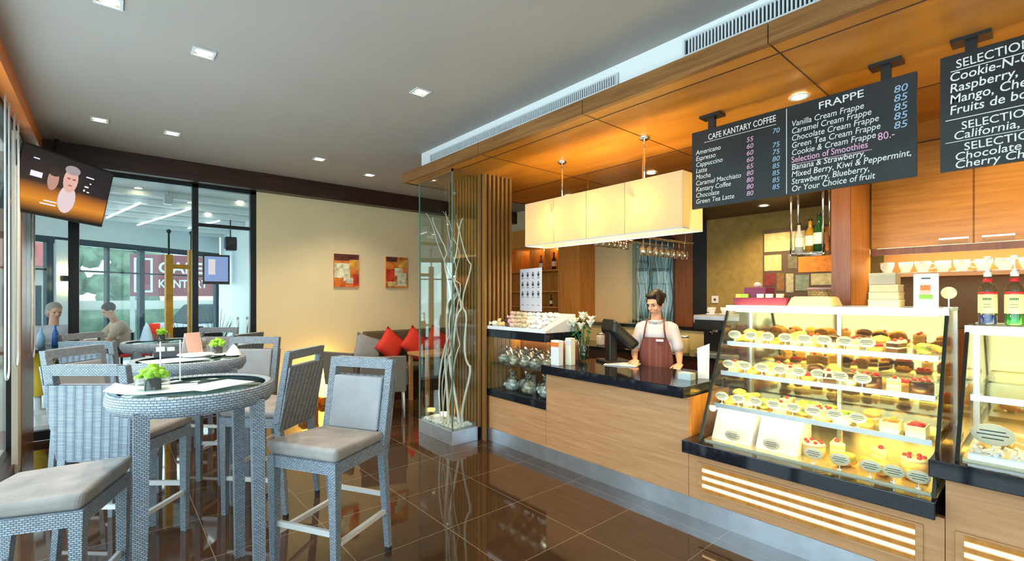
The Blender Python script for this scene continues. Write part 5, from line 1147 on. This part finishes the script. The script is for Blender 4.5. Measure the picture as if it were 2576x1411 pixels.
def seated(x, y, rz, label, shirtm, hairm, lean, hd, s=1.0, bun=False):
    t = empty('person', label, 'person', (x, y, .12), rz)
    def A(px, py, pz): z = pz-.48; return (px*s, (py-math.sin(lean)*max(0, z))*s, (.48+max(min(z, 0), z*math.cos(lean)))*s)
    b = MB(); hc = Vector(A(0, 0, 1.25)); R = Euler((hd, 0, 0)).to_matrix(); head(b, hc, R, s)
    capsule(b, A(0, 0, 1.04), A(0, -.0, 1.17), .055, .052); b.ell(A(0, 0, .93), (.19, .11, .13), 16, 10); b.ell(A(0, 0, .74), (.16, .11, .18), 16, 10); b.ell(A(0, 0, .55), (.175, .13, .12), 16, 10)
    for sx in (-1, 1):
        sh = A(sx*.19, 0, 1.0); e_ = (sh[0]+sx*.05, sh[1]-.16, sh[2]-.24); w_ = (sh[0]-sx*.06, sh[1]-.40, sh[2]-.23)
        capsule(b, sh, e_, .052, .04); capsule(b, e_, w_, .038, .026); hand(b, w_, (-sx*.2, -1, 0), (0, 0, -1), 1, .5)
        capsule(b, (sx*.10, -.02, .52), (sx*.12, -.42, .50), .085, .06); capsule(b, (sx*.12, -.42, .50), (sx*.12, -.40, .08), .055, .038); capsule(b, (sx*.12, -.38, .04), (sx*.13, -.55, .03), .038, .03)
    o = b.build('body', 'skin', t); fuse(o, .009, 4)
    b = MB(); b.ell(hc+R @ Vector((0, .025, .055)), (.088*s, .098*s, .09*s), 16, 10, R=R)
    if bun: b.ell(hc+R @ Vector((0, .05, -.01)), (.085, .07, .085), 14, 8, R=R)
    for v in b.bm.verts:
        q = R.transposed() @ (v.co-hc)
        if q.y < -.05 and q.z < .07: v.co = hc+R @ Vector((q.x, -.045, q.z))
    o = b.build('hair', hairm, t); fuse(o, .008, 2); face_parts(t, hc, R, s, hairm)
    b = MB(); b.ell(A(0, 0, .93), (.205, .125, .14), 16, 10); b.ell(A(0, 0, .74), (.185, .135, .19), 16, 10); b.ell(A(0, 0, .58), (.20, .15, .10), 16, 10); capsule(b, A(-.15, 0, 1.0), A(.15, 0, 1.0), .065, .065)
    for sx in (-1, 1): sh = Vector(A(sx*.19, 0, 1.0)); capsule(b, sh, sh+Vector((sx*.04, -.11, -.16)), .066, .062)
    o = b.build('shirt', shirtm, t); fuse(o, .009, 5)
    b = MB(); b.ell((0, 0, .52), (.185, .15, .10), 14, 8)
    for sx in (-1, 1): capsule(b, (sx*.10, -.02, .52), (sx*.12, -.42, .50), .10, .075); capsule(b, (sx*.12, -.42, .50), (sx*.12, -.40, .10), .07, .055)
    o = b.build('trousers', 'trousers', t); fuse(o, .01, 3); return t
seated(.32, 10.25, math.radians(-78), 'man in a beige short-sleeved shirt leaning over a terrace table, head bent down', 'beigeshirt', 'brownhair', .42, .55)
seated(-.60, 9.15, math.radians(25), 'grey-haired woman in a pale blouse seated on the terrace at the left', 'shirt', 'greyhair', .12, .2, .97, True)

# ================= terrace beyond the glass =================
M['terfloor'] = mat('terrace_tile', (.55, .56, .58), .25); M['terwhite'] = mat('terrace_white', (.78, .86, .88), .5); M['terceil'] = mat('terrace_ceiling', (.62, .68, .70), .6)
M['navy'] = mat('terrace_frame', (.02, .05, .08), .4)
st(box(-6, 2.4, 7.3, 14.5, -.08, .12).build('floor_terrace', 'terfloor')); st(box(-6, 2.4, 7.26, 14.5, 2.98, 3.08).build('ceiling_terrace', 'terceil')); st(box(2.0, 2.15, 7.26, 13.0, 0, 2.98).build('wall_terrace', 'terwhite'))
b = MB()
for k in range(7): b.box(-6, 2.0, 8.0+k*.75, 8.05+k*.75, 2.9, 2.978)
st(b.build('trim_12', 'terwhite'))
# front glazing of the terrace, running obliquely
dv = Vector((.82, .57, 0)).normalized(); p0 = Vector((-.43, 11.2, 0)); ang = math.atan2(dv.y, dv.x); RZ = Matrix.Rotation(ang, 3, 'Z')
w = empty('tmp', 'x', 'x'); bpy.data.objects.remove(w)
w = MB().box(-4.2, 2.9, -.004, .004, .0, 2.5, R=RZ, c=p0).build('window_4', 'glass'); st(w)
b = MB()
for u, hw in ((-3.0, .03), (-1.9, .03), (-.40, .045), (-.06, .03), (.50, .025), (1.12, .05), (2.2, .03), (2.85, .04)): b.box(u-hw, u+hw, -.04, .04, 0, 2.5, R=RZ, c=p0)
b.box(-4.2, 2.9, -.05, .05, 2.44, 2.55, R=RZ, c=p0); b.box(-4.2, 2.9, -.02, .02, 1.98, 2.01, R=RZ, c=p0); b.box(-4.2, 2.9, -.04, .04, 0, .08, R=RZ, c=p0); b.build('window_frame', 'navy', w)
st(MB().box(-4.2, 2.9, -.05, .10, 2.55, 2.98, R=RZ, c=p0).build('wall_terrace_header', 'terwhite')); st(MB().box(-.34, -.12, -.09, .06, 0, 2.5, R=RZ, c=p0).build('trim_13', 'terwhite'))
t = empty('sconce_lamp', 'lit up-and-down wall sconce on the pale terrace column', 'wall lamp', p0+RZ @ Vector((-.22, -.12, 1.78))+Vector((0, 0, 0)), ang)
box(-.07, .07, -.05, .02, .02, .12).build('band', 'blackmetal', t); box(-.10, .10, -.07, .01, .12, .26).build('shade', M.setdefault('sconce', emis('sconce_glow', (1, .78, .3), 6)), t, bevel=.01); box(-.10, .10, -.07, .01, -.12, .02).build('shade', 'sconce', t, bevel=.01)
for i, (x0, y0, x1, y1) in enumerate(((.42, 11.3, .95, 8.7), (1.2, 11.2, 1.5, 9.7), (-.02, 10.6, .35, 8.6))):
    t = empty('ceiling_light_track', 'thin white light strip across the terrace ceiling, %s from the left' % ['second', 'third', 'first'][i], 'light strip', ((x0+x1)/2, (y0+y1)/2, 2.88), math.atan2(y1-y0, x1-x0), 'light strips on the terrace ceiling')
    l = math.hypot(x1-x0, y1-y0)/2; box(-l, l, -.012, .012, 0, .02).build('strip', M.setdefault('strip', emis('strip_glow', (.9, 1, 1), 2.2)), t)
for i, (x, y) in enumerate(((.3, 7.9), (.95, 8.6), (1.5, 8.0), (-.3, 9.4), (.5, 9.6), (1.3, 9.5))): DL.put((x, y, 2.978), 0, 'small recessed light in the terrace ceiling, %s of those seen through the glass' % ORD[i], 'recessed lights in the terrace ceiling', .8)
o = MB().cyl((1.42, 9.6, 2.98), (1.42, 9.6, 2.72), .008).build('fan_stem', 'black'); bpy.data.objects.remove(o)
t = empty('hanging_speaker', 'black speaker hanging from the terrace ceiling near the white wall', 'speaker', (1.65, 9.6, 2.36)); box(-.09, .09, -.09, .09, 0, .24).build('cabinet', 'black', t, bevel=.02); MB().cyl((0, 0, .24), (0, 0, .61), .01).build('stem', 'black', t)
t = empty('security_camera', 'small grey camera box under the terrace ceiling', 'camera', (.62, 7.9, 2.80)); box(-.05, .05, -.06, .06, 0, .12).build('housing', 'grille', t, bevel=.01); MB().cyl((0, 0, .12), (0, 0, .17), .015).build('mount', 'grille', t)
t = empty('terrace_television', 'bright television on a black stand at the end of the terrace', 'television', (1.72, 11.5, 1.80), -.1); box(-.24, .24, 0, .05, 0, .62).build('casing', 'black', t); sc_ = box(-.21, .21, -.008, -.001, .06, .58).build('screen', mat('terrace_tv', (.02, .02, .03), .3, emit=(.25, .35, .65), es=.8), t); box(-.14, -.02, -.011, -.008, .2, .52).build('picture_figure', mat('terrace_tv_fig', (.02, .02, .03), .3, emit=(.8, .7, .7), es=.8), sc_)
# orange timber frame
t = empty('timber_frame', 'tall frame of two orange timber posts with a short crossbar on the terrace', 'timber frame', (.66, 7.95, .12), .15)
for x in (-.03, .235): box(x-.04, x+.04, -.04, .04, 0, 2.0 if x < 0 else 2.08).build('post', 'orangepost' if 'orangepost' in M else M.setdefault('orangepost', mat('orange_post', (.75, .34, .02), .5, noise=.2, nscale=12)), t); MB().cyl((x, 0, 2.0 if x < 0 else 2.08), (x, 0, 2.32), .014, .012).build('iron_rod', 'black', t); MB().ell((x, 0, 2.32), .03, 8, 6).build('finial', 'black', t)
box(.01, .195, -.03, .03, 1.81, 1.87).build('crossbar', 'orangepost', t)
# terrace furniture
t = empty('bar_shelf_table', 'dark-topped table on a yellow tapered pedestal just beyond the far glass', 'table', (-.66, 8.2, .12)); box(-.38, .38, -.38, .38, .76, .80).build('top', 'blackmetal', t, bevel=.004)
MB().lathe([(.05, .2), (.20, .76), (.0, .76)], seg=18).build('pedestal', mat('yellow_pedestal', (.62, .42, .02), .4), t); MB().lathe([(.16, 0), (.16, .02), (.03, .03), (.03, .22), (0, .22)], seg=18).build('foot', 'grille', t)
for i, (x, y) in enumerate(((-.30, 10.4), (1.05, 8.9))):
    t = empty('terrace_table', '%s square white terrace table' % ['far', 'right-hand'][i], 'table', (x, y, .12), 0, 'terrace tables'); box(-.38, .38, -.38, .38, .70, .74).build('top', 'paper', t, bevel=.004)
    for sx in (-1, 1):
        for sy in (-1, 1): box(sx*.33-.02, sx*.33+.02, sy*.33-.02, sy*.33+.02, 0, .70).build('leg', 'blackmetal', t)
def tchair():
    t = t_('terrace_chair', 'x', 'chair'); MB().box(-.22, .22, -.22, .22, .42, .48).build('seat_pad', 'red', t, bevel=.015); MB().box(-.22, .22, .20, .235, .48, .90).build('backrest', 'blackmetal', t, bevel=.004)
    for sx in (-1, 1):
        for sy in (-1, 1): MB().box(sx*.2-.015, sx*.2+.015, sy*.2-.015, sy*.2+.015, 0, .42).build('leg', 'blackmetal', t)
    return t
TC = Proto(tchair())
for i, (x, y, a, s) in enumerate(((.32, 10.25, -1.36, 'under the man in the beige shirt'), (-.60, 9.15, .44, 'under the grey-haired woman'), (.5, 9.0, 1.5, 'empty, left of the right-hand table'), (1.05, 8.2, PI, 'empty, nearest the orange timber frame'), (1.05, 9.6, 0, 'empty, behind the right-hand table'))):
    TC.put((x, y, .12), a, 'black terrace chair with a red seat pad, '+s, 'terrace chairs')
o = MB().lathe([(0, 0), (.035, 0), (.035, .17), (.015, .22), (.012, .27), (0, .27)], seg=14).build('water_bottle', mat('blue_bottle', (.05, .16, .45), .2)); o.location = (-.50, 8.15, .921); tag(o, 'blue water bottle on the dark-topped terrace table', 'bottle')
o = MB().lathe([(0, 0), (.035, 0), (.035, .15), (.015, .20), (.012, .24), (0, .24)], seg=14).build('water_bottle', mat('blue_label_bottle', (.3, .5, .7), .2)); o.location = (-.62, 8.1, .921); tag(o, 'paler bottle beside the blue bottle on the dark-topped terrace table', 'bottle')
def pot(x, y, s, label):
    t = empty('potted_shrub', label, 'plant', (x, y, .12), 0, 'terrace plants'); MB().lathe([(0, 0), (.14, 0), (.18, .35), (.16, .35), (.13, .02), (0, .02)], seg=16).build('pot', 'grille', t)
    b = MB()
    for i in range(22):
        a = i*2.4; l = s*random.uniform(.5, 1); b.tube([(0, 0, .3), (.10*math.cos(a), .10*math.sin(a), .3+l*.5), (.25*math.cos(a), .25*math.sin(a), .3+l)], .012, 5, taper=.002)
    b.build('leaves', 'dgreen', t)
pot(1.55, 10.2, .9, 'potted spiky plant by the white terrace wall'); pot(1.2, 12.0, .7, 'potted spiky plant at the far end of the terrace')
# street
st(box(-30, 30, 14.6, 50, -.12, -.10).build('floor_street', mat('street_paving', (.42, .52, .50), .8)))
st(box(-30, 30, 16, 19, -.10, -.06).build('floor_lawn', mat('lawn_green', (.16, .34, .14), .9, noise=.4, nscale=3)))
def tree(x, y, h, r, label):
    t = empty('street_tree', label, 'tree', (x, y, -.1), 0, 'trees across the street'); MB().cyl((0, 0, 0), (0, 0, h*.55), .12, .08, 8).build('trunk', 'darkwood', t)
    b = MB()
    for i in range(34): b.ell((random.uniform(-r, r)*.7, random.uniform(-r, r)*.5, h*.6+random.uniform(-.3, .35)*h), r*random.uniform(.2, .36), 8, 6, jit=.25)
    b.build('crown', 'treeleaf', t)
M['treeleaf'] = mat('tree_leaf', (.26, .42, .30), .8, noise=.5, nscale=2)
for i, (x, y, h, r) in enumerate(((-6.5, 22, 5.5, 1.6), (-1.5, 26, 6.5, 1.8), (.6, 22, 4.4, 1.3), (4.0, 26, 6.5, 1.7), (7.5, 24, 5.5, 1.6), (-12, 23, 6, 1.8), (10.8, 27, 6, 1.7))): tree(x, y, h, r, 'leafy tree across the street, %s from the left through the terrace glass' % ORD[[1, 2, 3, 4, 5, 0, 6][i]])
t = empty('street_hedge', 'clipped green hedge along the far side of the street', 'hedge', (0, 20.6, -.1)); box(-14, 14, -.3, .3, 0, 1.2).build('foliage', 'treeleaf', t); box(-14, 14, .35, .4, 0, 1.5).build('fence', 'paper', t)
def house(x, y, w_, d, h, wallm, roofm, label):
    t = empty('street_house', label, 'building', (x, y, -.1)); box(-w_/2, w_/2, -d/2, d/2, 0, h).build('wall', wallm, t)
    MB().hexa([(-w_/2-.4, -d/2-.4, h), (w_/2+.4, -d/2-.4, h), (w_/2+.4, d/2+.4, h), (-w_/2-.4, d/2+.4, h)], [(-w_/4, -.1, h+1.2), (w_/4, -.1, h+1.2), (w_/4, .1, h+1.2), (-w_/4, .1, h+1.2)]).build('roof', roofm, t)
    for k in range(3): box(-w_/2+w_*(.2+.3*k)-.35, -w_/2+w_*(.2+.3*k)+.35, -d/2-.03, -d/2, .9, h*.8).build('window', 'navy', t)
M['pinkroof'] = mat('pink_red_roof', (.62, .18, .18), .8); M['housewall'] = mat('house_wall', (.75, .72, .68), .8)
house(-2.6, 18.0+.4, 3.2, 3, 2.4, 'housewall', 'pinkroof', 'low house with a pinkish red roof across the street'); house(-9, 31, 7, 4, 4, 'housewall', 'pinkroof', 'larger pale house at the left across the street')
t = empty('cafe_sign', 'maroon roadside sign with large white lettering seen through the terrace glass', 'sign', (1.42, 15.5, -.1), .0)
sg = -.66; t.rotation_euler = (0, 0, sg+.55)
box(-1.0, .95, 0, .08, 1.65, 2.75).build('panel', mat('maroon_sign', (.32, .07, .10), .5), t); box(-1.0, -.9, 0, .08, 0, 1.65).build('post', 'grille', t); box(.85, .95, 0, .08, 0, 1.65).build('post', 'grille', t)
RX = Matrix.Rotation(PI/2, 4, 'X')
textobj('lettering', [('CAFE', .42, Matrix.Translation((-.42, -.012, 2.27)) @ RX, dict(bold=.01)), ('KANTARY', .30, Matrix.Translation((-.42, -.012, 1.88)) @ RX, dict(bold=.007, sx=.8))], 'paper', t)
b = MB(); b.box(-.92, -.87, -.01, 0, 1.75, 2.65); b.box(-.58, -.53, -.01, 0, 1.75, 2.65); b.box(-.87, -.58, -.01, 0, 1.75, 1.80); b.box(-.87, -.58, -.01, 0, 2.60, 2.65); b.build('white_outline', 'paper', t)
for i, (x, y, c) in enumerate(((-4.2, 15.3, 'paper'), (2.9, 17.5, 'sheet'))):
    t = empty('parked_car', '%s car parked on the street' % ['white', 'pale blue-grey'][i], 'car', (x, y, -.1), .2*i)
    MB().hexa([(-1.9, -.8, .25), (1.9, -.8, .25), (1.9, .8, .25), (-1.9, .8, .25)], [(-1.85, -.75, .85), (1.8, -.75, .8), (1.8, .75, .8), (-1.85, .75, .85)]).build('body', c, t, bevel=.1, segs=3)
    MB().hexa([(-1.4, -.72, .85), (1.0, -.72, .85), (1.0, .72, .85), (-1.4, .72, .85)], [(-1.0, -.6, 1.4), (.45, -.6, 1.4), (.45, .6, 1.4), (-1.0, .6, 1.4)]).build('cabin', 'navy', t, bevel=.06, segs=2)
    for wx in (-1.2, 1.2):
        for wy in (-.78, .78): MB().cyl((wx, wy-.09, .31), (wx, wy+.09, .31), .31, .31, 18).build('wheel', 'black', t)
# anything without a label that is top level and has none gets checked by the renderer's report

# drop prototypes that were never placed
for o in [o for o in bpy.data.objects if o.parent is None and o.get('label') == 'x']:
    for c in list(o.children):
        for g_ in list(c.children): bpy.data.objects.remove(g_)
        bpy.data.objects.remove(c)
    bpy.data.objects.remove(o)
